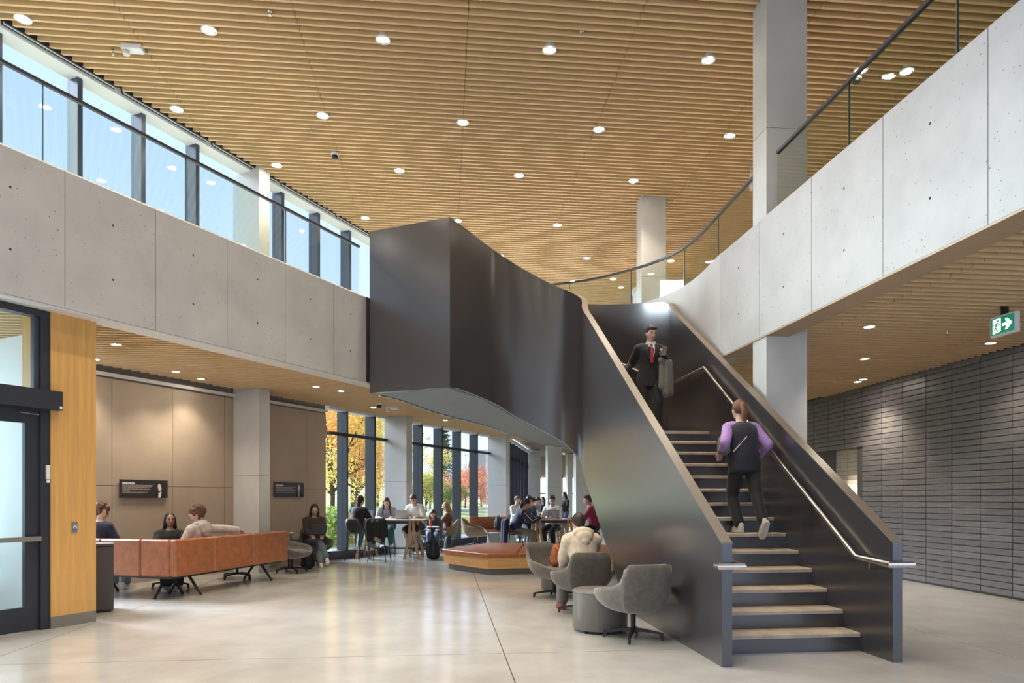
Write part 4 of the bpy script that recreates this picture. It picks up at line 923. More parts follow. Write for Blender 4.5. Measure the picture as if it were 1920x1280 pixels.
# laptops and table things
mat('laptop_grey', (.30,.30,.32), .35, metal=.6); mat('laptop_dark', (.045,.05,.065), .4); mat('screen', (.20,.20,.24), .25, emit=.12); mat('keys', (.02,.02,.022), .6); mat('paper', (.82,.82,.80), .7)
def laptop(label, c, rz, m_='laptop_grey', lid=105, w=.31, d=.21):
    t = thing('laptop', label, 'laptop', c, rz)
    m = MB(); m.bbox(-w/2,w/2,-d/2,d/2,0,.014,.003); m.build('base', m_, t, world=False); m = MB(); m.box(-w/2+.02,w/2-.02,-d/2+.08,d/2-.02,.014,.0155); m.build('keyboard', 'keys', t, world=False)
    Mx = Matrix.Translation((0,d/2,.012)) @ Matrix.Rotation(R(90-lid),4,'X')
    m = MB(); m.bbox(-w/2,w/2,-.004,.004,0,d,.002).xf(Mx); l = m.build('lid', m_, t, world=False); m = MB(); m.box(-w/2+.01,w/2-.01,-.0048,-.0041,.012,d-.01).xf(Mx); m.build('screen', 'screen', l, world=False)
    return t
def on(T, rz, x, y, z=.951): return T+Matrix.Rotation(rz,3,'Z') @ V(x,y,z)
laptop('laptop of the young man in the white shirt on the high table', on(T1,TH-.12,.30,.12), face(-.25,-.97)+0, 'laptop_grey'); laptop('open laptop in front of the woman in black', on(T1,TH-.12,-.62,-.05), face(.3,.95), 'laptop_grey')
laptop('silver laptop on the laptop table, seen from behind', on(T2,TH,-.22,.05), face(-.95,-.1), 'laptop_grey', 100); laptop('grey laptop in front of the student in the white t-shirt', on(T2,TH,.08,.28), face(.05,.99), 'laptop_grey', 105); laptop('rose grey laptop at the centre of the laptop table', on(T2,TH,.18,-.1), face(-.9,.2), 'laptop_grey', 110); laptop('dark laptop of the student in the magenta top', on(T2,TH,.42,-.1), face(-.98,.1), 'laptop_dark', 115)
tag(MB().bbox(-.15,.15,-.105,.105,0,.004,.001).xf(Matrix.Translation(on(T1,TH-.12,.02,.25)) @ Matrix.Rotation(.3,4,'Z')).build('paper_sheet', 'paper'), 'white sheet of notes under the hands of the girl in grey', 'paper')
tag(MB().bbox(-.10,.10,-.14,.14,0,.01,.002).xf(Matrix.Translation(on(T2,TH,.3,-.36)) @ Matrix.Rotation(.3,4,'Z')).build('notebook', 'paper'), 'white notebook on the right of the laptop table', 'notebook')
mat('tumbler', (.10,.04,.16), .35); tu = thing('tumbler', 'purple travel tumbler on the laptop table near the navy jacket', 'cup', on(T2,TH,-.52,-.25))
m = MB(); m.lathe([(.028,0),(.038,.14),(.036,.145)], seg=16); m.build('body', 'tumbler', tu, world=False, smooth=40); m = MB(); m.lathe([(.04,.143),(.04,.165),(.02,.17)], seg=16); m.build('lid', 'black', tu, world=False)
mat('bottle_orange', (.72,.12,.03), .35); bo = thing('water_bottle', 'orange water bottle standing by the girl resting her head', 'bottle', V(-2.14,17.97,.72))
m = MB(); m.lathe([(.034,0),(.036,.01),(.036,.17),(.02,.20),(.02,.215)], seg=16); m.build('body', 'bottle_orange', bo, world=False, smooth=40); m = MB(); m.lathe([(.024,.213),(.024,.245),(.01,.248)], seg=12); m.build('cap', 'black', bo, world=False)
wt = thing('side_table', 'small pale table holding the orange bottle by the window', 'table', V(-2.12,17.99,0)); m = MB(); m.lathe([(.19,.695),(.20,.70),(.20,.715),(.19,.72)], seg=24); m.build('table_top', 'offwhite', wt, world=False); m = MB(); m.tube([(0,0,.02),(0,0,.70)], .022, 8); m.build('post', 'black', wt, world=False); m = MB(); m.lathe([(.19,0),(.19,.012),(.03,.03)], seg=20); m.build('base', 'black', wt, world=False)
# ------------------------------------------------------------------ people
for n_, c_ in (('skin_a',(.52,.30,.20)),('skin_b',(.62,.39,.28)),('skin_c',(.36,.20,.125))): mat(n_, c_, .5, noise=.06, scale=8)
for n_, c_ in (('hair_black',(.012,.009,.008)),('hair_dark',(.03,.017,.011)),('hair_brown',(.075,.035,.017)),('hair_red',(.14,.042,.014)),('hair_blonde',(.30,.17,.06)),('hair_curly',(.10,.042,.018))): mat(n_, c_, .55, noise=.35, scale=30, stretch=(1,1,.3), bump=.3, bscale=60)
for n_, c_ in (('c_black',(.014,.014,.016)),('c_suit',(.011,.011,.013)),('c_white',(.72,.71,.69)),('c_cream',(.70,.58,.44)),('c_offwhite',(.62,.56,.48)),('c_navy',(.018,.021,.055)),('c_brown',(.045,.025,.018)),('c_jeans',(.13,.16,.20)),('c_blue_jeans',(.09,.14,.23)),('c_grey',(.34,.34,.36)),('c_teal',(.012,.115,.10)),('c_lav',(.42,.24,.55)),('c_vest',(.022,.021,.028)),('c_mag',(.30,.025,.075)),('c_slate',(.06,.075,.11)),('c_rust',(.16,.065,.03)),('c_greypant',(.16,.145,.13)),('c_khaki',(.20,.19,.15)),('c_pink',(.42,.17,.17)),('c_tie',(.42,.03,.035))): mat(n_, c_, .8, noise=.15, scale=14, sheen=.15)
mat('shoe_white', (.62,.59,.54), .6); mat('shoe_dark', (.02,.02,.022), .5); mat('shoe_red', (.30,.06,.06), .6); mat('eye', (.01,.008,.008), .3); mat('lip', (.40,.16,.13), .5); mat('specs', (.25,.2,.16), .3)
def ik(a, b, l1, l2, pole):
    d = b-a; D = d.length; mx = (l1+l2)*.998
    if D > mx: b = a+d*(mx/D); D = mx
    d = (b-a)/D; x = (l1*l1-l2*l2+D*D)/(2*D); h = math.sqrt(max(0, l1*l1-x*x)); p = pole-d*pole.dot(d)
    p = p.normalized() if p.length > 1e-4 else d.orthogonal().normalized()
    return a+d*x+p*h, b
def hand(m, w, d, n, side, curl=25):
    d = d.normalized(); n = (n-d*n.dot(d)).normalized(); x = d.cross(n)*side      # x points to the thumb side
    rot = Matrix((x, d, n)).transposed(); m.ell(w+d*.045, .040, .055, .017, rot, 10, 6)
    for i, (o, L) in enumerate(((.029,.068),(.010,.076),(-.010,.070),(-.028,.055))):
        b = w+d*.085+x*o; a1, a2 = R(curl), R(curl*2.1); p1 = b+(d*math.cos(a1)+n*math.sin(a1)+x*o*1.5)*(L*.52); p2 = p1+(d*math.cos(a2)+n*math.sin(a2))*(L*.48)
        m.cap(b, p1, .0095, .0088, 7); m.cap(p1, p2, .0088, .0072, 7)
    b = w+d*.025+x*.030; p1 = b+(d*.7+x*.65+n*.2).normalized()*.036; p2 = p1+(d*.95+x*.15+n*.35).normalized()*.032
    m.cap(b, p1, .013, .0105, 7); m.cap(p1, p2, .0105, .0085, 7)
def human(label, loc, rz, pel=(0,0,.55), lean=(5,12), head=(0,10), lh=(-.22,.38,.7), rh=(.22,.38,.7), lf=(-.11,.46,.085), rf=(.11,.46,.085), skin='skin_b', hair='hair_dark', style='short', top='c_grey', pants='c_jeans', shoe='shoe_white', sleeve='long', hood=False, s=1.0, vox=.016, shorts=False, side=0, lpole=None, rpole=None, foot=(0,0), palm=(V(0,0,-1),V(0,0,-1)), curl=28, face_=True, baggy=0.0, kneeL=None, kneeR=None, extra=None, seatbend=None):
    t = thing('person', label, 'person', loc, rz); t.scale = (s,s,s)
    P = V(*pel); n = 12; cs = [P]; th = []
    for i in range(n):
        a = R(lean[0]+(lean[1]-lean[0])*i/(n-1)); th.append(a); cs.append(cs[-1]+V(math.sin(R(side)), math.sin(a), math.cos(a))*(.53/n))
    th.append(th[-1])
    def C(h):
        q = max(0, min(n-.001, h/.53*n)); i = int(q); 
        if h < 0: return P+V(0,math.sin(th[0]),math.cos(th[0]))*h, th[0]
        return cs[i].lerp(cs[i+1], q-i), th[i]
    def ring(h, rx, ry, fo=0, k=0):
        c, a = C(h); f = V(0,math.cos(a),-math.sin(a)); c = c+f*fo
        return [c+V(1,0,0)*((rx+k)*math.cos(2*math.pi*j/16))+f*((ry+k)*math.sin(2*math.pi*j/16)) for j in range(16)]
    TR = [(-.10,.12,.095,0),(-.04,.165,.118,-.01),(.05,.160,.115,-.005),(.17,.138,.102,.005),(.29,.152,.112,.01),(.39,.176,.114,.004),(.455,.170,.095,-.004),(.50,.105,.07,-.008),(.53,.06,.055,0)]
    body = MB(); body.rings([ring(h,rx,ry,fo) for h, rx, ry, fo in TR])
    Nk, an = C(.50); hy, hp = R(head[0]), R(head[1])
    hf = V(-math.sin(hy)*math.cos(hp), math.cos(hy)*math.cos(hp), -math.sin(hp)); hr = V(math.cos(hy), math.sin(hy), 0); hu = hr.cross(hf)
    a2 = an*.6; Hd = Nk+V(0,math.sin(a2),math.cos(a2))*.085+hu*.10+hf*.02
    Rh = Matrix((hr, hf, hu)).transposed()
    body.cap(Nk-V(0,0,.03), Hd-hu*.04-hf*.015, .058, .052); body.ell(Hd, .076, .096, .116, Rh, 16, 10); body.ell(Hd-hu*.058+hf*.026, .055, .064, .058, Rh)
    body.ell(Hd+hf*.03-hu*.01, .066, .066, .07, Rh)
    if face_:
        body.cap(Hd+hf*.092+hu*.012, Hd+hf*.110-hu*.026, .010, .015, 8)
        for q in (-1,1): body.ell(Hd+hr*(.078*q)-hf*.008-hu*.012, .012, .022, .032, Rh, 8, 6)
    ex = MB(); sl = MB(); tr = MB(); feet = []
    # arms
    hts = []
    for q, hd_, pole, pm in ((-1, lh, lpole, palm[0]), (1, rh, rpole, palm[1])):
        c, a = C(.435); sh = c+V(q*.178,0,0); w = V(*hd_); el, w = ik(sh, w, .285, .255, Vector(pole) if pole else V(q*.55,-.35,-1))
        body.cap(c+V(q*.12,0,.01), sh, .06, .056); body.cap(sh, el, .050, .040); body.cap(el, w, .040, .027)
        k = .012+baggy; sl.cap(c+V(q*.11,0,.012), sh, .066+k, .060+k); sl.cap(sh, el, .055+k, .046+k)
        if sleeve == 'long': sl.cap(el, el.lerp(w,.93), .046+k, .034+k*.9)
        elif sleeve == 'short': pass
        hand(ex, w, (w-el).normalized()*.7+V(0,.3,-.05), pm, -q, curl); hts.append(w)
    sl.rings([ring(h,rx,ry,fo,.014+baggy) for h, rx, ry, fo in TR[:-1]])
    # legs
    for q, ft, kn in ((-1, lf, kneeL), (1, rf, kneeR)):
        hp_ = P+V(q*.092,0,-.03); a_ = V(*ft[:3]); kne, a_ = ik(hp_, a_, .43, .415, Vector(kn) if kn else V(q*.12,1,.35))
        pit = R(ft[3]) if len(ft) > 3 else 0
        body.cap(hp_, kne, .086, .056); body.cap(kne, kne.lerp(a_,.35), .055, .056); body.cap(kne.lerp(a_,.35), a_, .056, .036)
        fy = R((foot[0] if q < 0 else foot[1])); fd = V(-math.sin(fy)*math.cos(pit), math.cos(fy)*math.cos(pit), -math.sin(pit)); fu = V(0,0,1) if abs(pit) < .1 else V(1,0,0).cross(fd)
        body.cap(a_-fu*.03-fd*.02, a_-fu*.045+fd*.11, .038, .03)
        k = .013+baggy*.6
        if shorts: tr.cap(hp_, hp_.lerp(kne,.85), .092+k, .07+k+.02)
        else: tr.cap(hp_, kne, .090+k, .060+k); tr.cap(kne, kne.lerp(a_,.9), .060+k, .046+k*1.2)
        sm = MB(); rr = []; fr = fd.cross(fu).normalized()
        for o, w_, zt in ((-.075,.026,.02),(-.06,.036,.045),(0,.041,.045),(.06,.044,.01),(.12,.047,-.015),(.165,.040,-.03),(.185,.02,-.045)):
            c = a_+fd*o; rr.append([c+fr*w_*math.cos(v_)+fu*((zt if math.sin(v_) > 0 else 0)*math.sin(v_)) - fu*(0 if math.sin(v_) > .01 else .079) for v_ in (0, .8, 1.57, 2.34, 3.14, 3.6, 5.8)])
        sm.rings(rr); feet.append(sm)
    tr.rings([ring(h,rx,ry,fo,.012+baggy*.5) for h, rx, ry, fo in TR[:3]]); 
    o = remesh_later(body, 'body', skin, t, vox); EXTRA[o.name] = ex
    remesh_later(sl, 'top', top, t, vox); remesh_later(tr, 'trousers', pants, t, vox)
    for sm in feet: sm.build('shoe', shoe, t, world=False, smooth=50)
    if face_:
        for q in (-1,1): MB().ell(Hd+hr*(.031*q)+hf*.089+hu*.010, .013, .008, .007, Rh, 8, 6).build('eye', 'eye', t, world=False, smooth=True)
        for q in (-1,1): MB().cap(Hd+hr*(.018*q)+hf*.093+hu*.032, Hd+hr*(.047*q)+hf*.080+hu*.032, .005, .004, 6).build('eyebrow', hair, t, world=False, smooth=True)
        MB().ell(Hd+hf*.088-hu*.058, .022, .008, .007, Rh, 8, 6).build('mouth', 'lip', t, world=False, smooth=True)
    h = MB(); h.ell(Hd+hu*.026-hf*.026, .088, .100, .112, Rh, 16, 10)
    if style == 'curly':
        r_ = random.Random(4)
        for _ in range(46):
            v_ = V(r_.gauss(0,1), r_.gauss(-.35,1), r_.gauss(.45,.9)).normalized(); h.ell(Hd+Rh @ V(v_.x*.096, v_.y*.106-.02, v_.z*.112+.03), .03,.03,.03, None, 6, 4)
    if style == 'short': h.ell(Hd+hu*.085+hf*.035, .07, .06, .035, Rh); h.ell(Hd-hf*.06-hu*.03, .062, .045, .06, Rh)
    if style in ('long','bob'):
        e_ = .20 if style == 'long' else .02; bk = Nk+V(0,-math.cos(an)*.10,0)-V(0,math.sin(an),math.cos(an))*e_
        h.cap(Hd-hf*.055, Hd-hf*.075-hu*.10, .080, .075); h.cap(Hd-hf*.075-hu*.10, bk, .078, .05)
        for q in (-1,1): h.cap(Hd+hr*.07*q+hu*.03, Hd+hr*.082*q-hu*.10-hf*.01, .030, .032); h.cap(Hd+hr*.082*q-hu*.10-hf*.01, Nk+hr*.10*q+V(0,.06 if style == 'long' else -.02,-(e_-.04)), .032, .022)
    if style == 'pony': tb_ = Hd-hf*.10+hu*.03; h.ell(tb_-hf*.02, .04,.04,.04, Rh); h.cap(tb_-hf*.03, tb_-hf*.06-V(0,0,.12), .036, .042); h.cap(tb_-hf*.06-V(0,0,.12), tb_-hf*.03-V(0,.02,.30), .042, .016)
    if style == 'bun': h.ell(Hd-hf*.085+hu*.065, .052,.05,.05, Rh); h.cap(Hd-hf*.06-hu*.05, Nk+V(0,-.09,-.16), .055, .03)
    remesh_later(h, 'hair', hair, t, min(vox,.013), smooth=1)
    if hood:
        g = MB(); c, a = C(.47); f = V(0,math.cos(a),-math.sin(a)); u = V(0,math.sin(a),math.cos(a))
        pts = [c+V(.10*math.cos(q),0,0)+f*(.085*math.sin(q)-.015)+u*(.055-.03*math.sin(q)) for q in [2*math.pi*j/16 for j in range(17)]]
        for p, q in zip(pts, pts[1:]): g.cap(p, q, .034, .034, 8)
        g.ell(c-f*.12+u*.02, .15, .055, .075, None); g.ell(c-f*.14-u*.05, .115, .05, .075, None); g.ell(c-f*.14-u*.11, .06, .04, .05, None)
        remesh_later(g, 'hood', top, t, vox)
    if extra: extra(t, dict(Hd=Hd, hf=hf, hr=hr, hu=hu, C=C, hands=hts, Nk=Nk, Rh=Rh))
    return t
EXTRA = {}
# woman climbing the stair
def ex_vest(t, k):
    m = MB(); rows = []
    for h_, rx, ry in ((-.15,.185,.14),(-.12,.198,.152),(-.08,.182,.138),(-.04,.197,.15),(.03,.18,.138),(.08,.192,.148),(.15,.165,.13),(.20,.178,.142),(.27,.172,.135),(.32,.188,.146),(.39,.19,.138),(.44,.185,.125),(.49,.12,.095)):
        c, a = k['C'](h_); f = V(0,math.cos(a),-math.sin(a)); rows.append([c+V((rx+.016)*math.cos(2*math.pi*j/20),0,0)+f*((ry+.016)*math.sin(2*math.pi*j/20)) for j in range(20)])
    m.rings(rows); m.build('puffer_vest', 'c_vest', t, world=False, smooth=True)
    c, a = k['C'](.3); m = MB(); m.tube([k['C'](.47)[0]+V(.10,-.10,0), c+V(-.02,-.155,0), k['C'](.12)[0]+V(-.18,-.11,0)], .008, 6); m.build('bag_strap', 'c_offwhite', t, world=False)
g0 = S0+VS*2.02+US*1.17
human('woman in lavender sleeves and dark puffer vest climbing the stair', (g0.x,g0.y,RI*6), face(-VS.x*-1, VS.y), pel=(0,.08,.90), lean=(6,16), head=(6,12), lh=(-.24,.20,1.02), rh=(.30,.24,1.0), lf=(-.10,-.02,.085), rf=(.06,-.36,.05,55), skin='skin_b', hair='hair_red', style='pony', top='c_lav', pants='c_black', vox=.013, baggy=.008, s=.93, kneeR=(.1,1,.1), extra=ex_vest, lpole=(-.45,-.7,-.8), rpole=(.45,-.7,-.8))
tote = thing('tote_bag', 'pale grey shoulder bag at the side of the woman on the stair', 'bag', (g0.x-.23,g0.y+.12,RI*6+.92), SA)
soft('bag_body', 'c_greypant', [(V(0,0,.12),.07,.12,.13),(V(0,0,.05),.075,.12,.06)], tote)
# man in a suit on the landing
def ex_suit(t, k):
    Nk = k['Nk']; C = k['C']
    m = MB(); a, an = C(.47); b, _ = C(.22); f = V(0,math.cos(an),-math.sin(an))
    m.add([a+V(-.055,.0,.03)+f*.095, a+V(.055,.0,.03)+f*.095, C(.36)[0]+V(.05,0,0)+f*.138, b+V(0,0,0)+f*.136, C(.36)[0]+V(-.05,0,0)+f*.138], [(0,1,2,3,4)]); m.add([p-f*.03 for p in m.v], [(4,3,2,1,0)]); m.build('shirt_front', 'c_white', t, world=False)
    m = MB()
    for q in (-1,1): m.obox(a+V(.035*q,0,.045)+f*.075, V(.035,0,.012*q), f*.012, V(0,0,.022))
    m.build('shirt_collar', 'c_white', t, world=False)
    m = MB(); m.ell(a+f*.112+V(0,0,.015), .018,.012,.02).cap(a+f*.118, C(.36)[0]+f*.152, .014,.022, 8).cap(C(.36)[0]+f*.152, C(.22)[0]+f*.146, .022, .028, 8); m.build('necktie', 'c_tie', t, world=False, smooth=True)
    for q in (-1,1):
        m = MB(); m.add([a+V(.075*q,0,.02)+f*.085, a+V(.125*q,0,-.06)+f*.10, C(.22)[0]+V(.02*q,0,0)+f*.150, a+V(.052*q,0,-.06)+f*.128], [(0,1,2,3)]); m.add([p+f*.012 for p in m.v], [(3,2,1,0)]); m.build('lapel', 'c_suit', t, world=False)
    m = MB(); rows = []
    for h_, rx, ry in ((-.16,.195,.14),(-.05,.19,.138),(.06,.178,.13),(.17,.165,.125),(.22,.165,.128)):
        c, aa = C(h_); rows.append([c+V(rx*math.cos(2*math.pi*j/20), ry*math.sin(2*math.pi*j/20), 0) for j in range(20)])
    m.rings(rows, caps=False); m.build('jacket_skirt', 'c_suit', t, world=False, smooth=True)
mloc = V(2.20,10.95,LZ); mrz = face(.06,-1)
human('man in a black suit and red tie walking down the stair', mloc, mrz, pel=(0,0,.93), lean=(2,4), head=(10,22), lh=(-.16,.27,1.22), rh=(.42,-.02,1.0), lf=(-.10,.14,.085), rf=(.10,-.14,.10,12), skin='skin_b', hair='hair_black', style='short', top='c_suit', pants='c_suit', shoe='shoe_dark', vox=.013, s=1.02, extra=ex_suit, palm=(V(0,-.6,.8),V(0,0,-1)), curl=45, baggy=.004)
phn = tag(MB().bbox(-.036,.036,-.004,.004,-.075,.075,.003).xf(Matrix.Translation(mloc+Matrix.Rotation(mrz,3,'Z') @ V(-.13,.40,1.28)) @ Matrix.Rotation(mrz,4,'Z') @ Matrix.Rotation(R(-40),4,'X')).build('phone', 'laptop_grey'), 'grey phone held up by the man in the suit', 'phone')
coat = thing('coat', 'grey brown coat hung over the forearm of the man in the suit', 'coat', mloc+Z*.55, mrz); soft('coat_body', 'c_greypant', [((-.20,.22,.60),(-.20,.25,.10),.055,.07),((-.28,.16,.60),(-.29,.18,.12),.05,.06),((-.14,.24,.58),(-.13,.26,.20),.045,.055),((-.30,.10,.62),(-.12,.26,.62),.05,.05)], coat)
# student in the cream hoodie
human('student in a cream hoodie seated with his back to us', (.90,8.60,0), face(-.22,.97), pel=(0,-.04,.52), lean=(6,30), head=(4,24), lh=(-.12,.46,.60), rh=(.12,.46,.60), lf=(-.16,.42,.085), rf=(.12,.46,.085), skin='skin_b', hair='hair_dark', style='short', top='c_cream', pants='c_greypant', shoe='shoe_red', hood=True, vox=.013, baggy=.028, s=.98)
# around the leather sofa
q_ = so(1.0,.40); human('curly haired man in a white hoodie resting his arm on the sofa back', (q_.x,q_.y,0), face(SNn.x,SNn.y), pel=(0,.06,.555), lean=(-10,2), head=(28,4), lh=(-.2,.36,.62), rh=(.70,-.26,.95), rpole=(0,-.6,.5), lf=(-.15,.42,.085), rf=(.1,.5,.085), skin='skin_b', hair='hair_curly', style='curly', top='c_offwhite', pants='c_black', hood=True, vox=.014, baggy=.012, palm=(V(0,0,-1),V(0,0,-1)), s=.98)
human('dark haired person in a black top facing us behind the sofa', (-5.55,11.08,0), face(.5,-.86), pel=(0,.02,.52), lean=(-14,-4), head=(6,0), skin='skin_c', hair='hair_black', style='bob', top='c_black', pants='c_black', shoe='shoe_white', vox=.014, baggy=.012, s=.92)
q_ = so(.44,1.80); human('young man in a navy jacket half hidden behind the oak pier', (q_.x,q_.y,0), face(SD.x,SD.y), pel=(0,.0,.58), lean=(2,12), head=(-70,6), skin='skin_b', hair='hair_curly', style='curly', top='c_navy', pants='c_jeans', vox=.016, baggy=.008)
human('woman in a dark brown top working on a laptop beside the beige wall', (-4.30,14.88,0), face(.42,-.9), pel=(0,-.08,.54), lean=(-4,8), head=(-4,28), lh=(-.10,.34,.68), rh=(.12,.34,.68), lf=(-.02,.62,.085), rf=(-.16,.56,.20,20), skin='skin_b', hair='hair_dark', style='long', top='c_brown', pants='c_jeans', shoe='shoe_white', vox=.014, baggy=.012, kneeR=(-.2,.8,1))
laptop('dark laptop on the lap of the woman by the beige wall', V(-4.30,14.88,0)+Matrix.Rotation(face(.42,-.9),3,'Z') @ V(0,.36,.70), face(.42,-.9), 'laptop_dark', 110)
# high table by the window
human('woman in black with dark tied hair, her back to us at the high table', stA, face(.35,.94), pel=(0,-.02,.78), lean=(4,20), head=(-8,14), lh=(-.1,.44,.98), rh=(.16,.44,.98), lf=(-.12,.26,.32), rf=(.12,.30,.30), skin='skin_b', hair='hair_dark', style='bun', top='c_black', pants='c_jeans', vox=.015, baggy=.012, s=.97)
human('girl in a grey hoodie writing at the high table', stC, face(.1,-.99), pel=(0,0,.78), lean=(6,30), head=(0,42), lh=(-.14,.46,1.0), rh=(.14,.46,1.0), lf=(-.11,.30,.30), rf=(.11,.30,.30), skin='skin_b', hair='hair_brown', style='long', top='c_grey', pants='c_teal', vox=.015, baggy=.012, s=.97)
human('young man in a white shirt leaning over the high table', stD, face(-.35,-.94), pel=(0,0,.80), lean=(6,26), head=(12,34), lh=(-.22,.42,1.0), rh=(.10,.46,1.0), lf=(-.12,.28,.30), rf=(.12,.20,.28), skin='skin_b', hair='hair_brown', style='short', top='c_white', pants='c_black', sleeve='short', shorts=True, vox=.015, baggy=.016)
human('girl with brown hair resting her head on her arms', (-2.2,18.76,0), face(.2,-.98), pel=(0,-.05,.55), lean=(12,52), head=(0,50), lh=(-.12,.44,.66), rh=(.14,.46,.66), skin='skin_b', hair='hair_brown', style='long', top='c_slate', pants='c_blue_jeans', vox=.016, s=.95)
human('blonde woman in a rust top in the tan armchair', (-1.93,19.75,0), face(-.96,-.1), pel=(0,-.06,.55), lean=(-4,6), head=(0,14), lh=(-.12,.36,.70), rh=(.12,.38,.70), lf=(-.1,.62,.10), rf=(.1,.50,.085), skin='skin_b', hair='hair_blonde', style='long', top='c_rust', pants='c_blue_jeans', vox=.016, baggy=.008)
# laptop table
def ex_stripe(t, k):
    w = k['hands'][1]; sh = k['C'](.435)[0]+V(.178,0,0)
    el, _ = ik(sh, w, .285, .255, V(.55,-.35,-1)); m = MB(); m.tube([sh+V(.075,0,.02), el+V(.062,0,.02), el.lerp(w,.9)+V(.045,0,.015)], .010, 6); m.build('sleeve_stripe', 'c_white', t, world=False)
human('girl with a ponytail in a navy striped track jacket at the laptop table', (.10,16.72,0), face(.97,.2), pel=(0,-.02,.70), lean=(12,36), head=(-4,24), lh=(-.12,.58,.98), rh=(.14,.56,.98), lf=(-.10,.30,.20), rf=(.10,.34,.20), skin='skin_b', hair='hair_dark', style='pony', top='c_navy', pants='c_khaki', vox=.014, baggy=.014, extra=ex_stripe)
human('dark haired student in a slate t-shirt behind the girl in the track jacket', (.38,18.02,0), face(.35,-.94), pel=(0,0,.76), lean=(8,26), head=(-10,24), lh=(-.14,.44,.98), rh=(.14,.44,.98), lf=(-.11,.28,.22), rf=(.11,.28,.22), skin='skin_b', hair='hair_black', style='short', top='c_slate', pants='c_black', sleeve='short', vox=.016, baggy=.01)
human('student in a white t-shirt looking down at his laptop', (1.10,18.02,0), face(-.45,-.9), pel=(0,0,.76), lean=(6,16), head=(22,24), lh=(-.16,.42,.98), rh=(.14,.42,.98), lf=(-.11,.28,.22), rf=(.11,.28,.22), skin='skin_b', hair='hair_black', style='short', top='c_white', pants='c_black', sleeve='short', vox=.016, baggy=.012)
human('student in a magenta top typing beside the stair wall', (2.06,17.0,0), face(-.98,.15), pel=(0,0,.76), lean=(8,20), head=(0,14), lh=(-.14,.50,.98), rh=(.14,.50,.98), lf=(-.11,.30,.22), rf=(.11,.30,.22), skin='skin_b', hair='hair_brown', style='short', top='c_mag', pants='c_black', vox=.015, baggy=.012)
# far students
far = dict(vox=.022, face_=False)
for lab, p, f_, kw in (('far student in a white shirt left of the ponytail girl', V(.10,21.75,0), (.6,-.8), dict(top='c_white', hair='hair_curly', style='short')), ('far student in a pale top bending forward behind the ponytail girl', V(.42,22.3,0), (.9,-.3), dict(top='c_white', hair='hair_black', style='short', lean=(10,34), head=(0,30))),
    ('far student with grey hair and a pale blue shirt looking down', V(.78,25.4,0), (.8,-.6), dict(top='c_grey', hair='hair_dark', style='short', lean=(6,24), head=(0,30))), ('far student in dark clothes between the two slim columns', V(1.32,28.2,0), (-.5,-.85), dict(top='c_black', hair='hair_dark', style='long'))):
    human(lab, p, face(*f_), pel=(0,0,.74), lh=(-.15,.42,.9), rh=(.15,.42,.9), lf=(-.11,.3,.2), rf=(.11,.3,.2), pants='c_jeans', **{**far, **kw}); stool('far stool under the '+lab[4:], p, face(*f_), .6)
human('woman standing far back in a black top and light jeans', V(2.18,28.0,0), face(-.8,-.6), pel=(0,0,.92), lean=(0,4), head=(0,10), lh=(-.12,.28,1.2), rh=(.14,.28,1.2), lf=(-.1,0,.085), rf=(.1,.02,.085), top='c_black', pants='c_blue_jeans', hair='hair_dark', style='long', **far)
human('far person in a navy top walking near the end wall', V(1.62,31.0,0), face(.2,-.98), pel=(0,0,.92), lean=(0,4), head=(0,10), lh=(-.25,.05,.8), rh=(.25,.05,.8), lf=(-.1,.12,.085), rf=(.1,-.12,.085), top='c_navy', pants='c_black', hair='hair_black', style='short', **far)
t3 = high_table('far high table behind the laptop table', V(.75,24.3,0), TH, 2.0, .8)
tumb = thing('water_bottle', 'tall dark water bottle on the far table', 'bottle', V(1.05,24.2,.951)); m = MB(); m.lathe([(.036,0),(.038,.20),(.02,.24),(.02,.27)], seg=12); m.build('body', 'black', tumb, world=False); m = MB(); m.lathe([(.025,.265),(.025,.3)], seg=10); m.build('cap', 'charcoal', tumb, world=False)
# turn every soft shape into its final mesh
bpy.context.view_layer.update(); dg = bpy.context.evaluated_depsgraph_get()
new = [(o, bpy.data.meshes.new_from_object(o.evaluated_get(dg))) for o in REM]
for o, me in new:
    o.modifiers.clear(); ms = o.data.materials[0]; old = o.data
    x = EXTRA.get(o.name)
    if x:
        bm = bmesh.new(); bm.from_mesh(me); vs = [bm.verts.new(p) for p in x.v]
        for f in x.f:
            try: bm.faces.new([vs[i] for i in f])
            except ValueError: pass
        bm.to_mesh(me); bm.free()
    me.shade_smooth(); me.materials.clear(); me.materials.append(ms); me.name = old.name; o.data = me; bpy.data.meshes.remove(old)
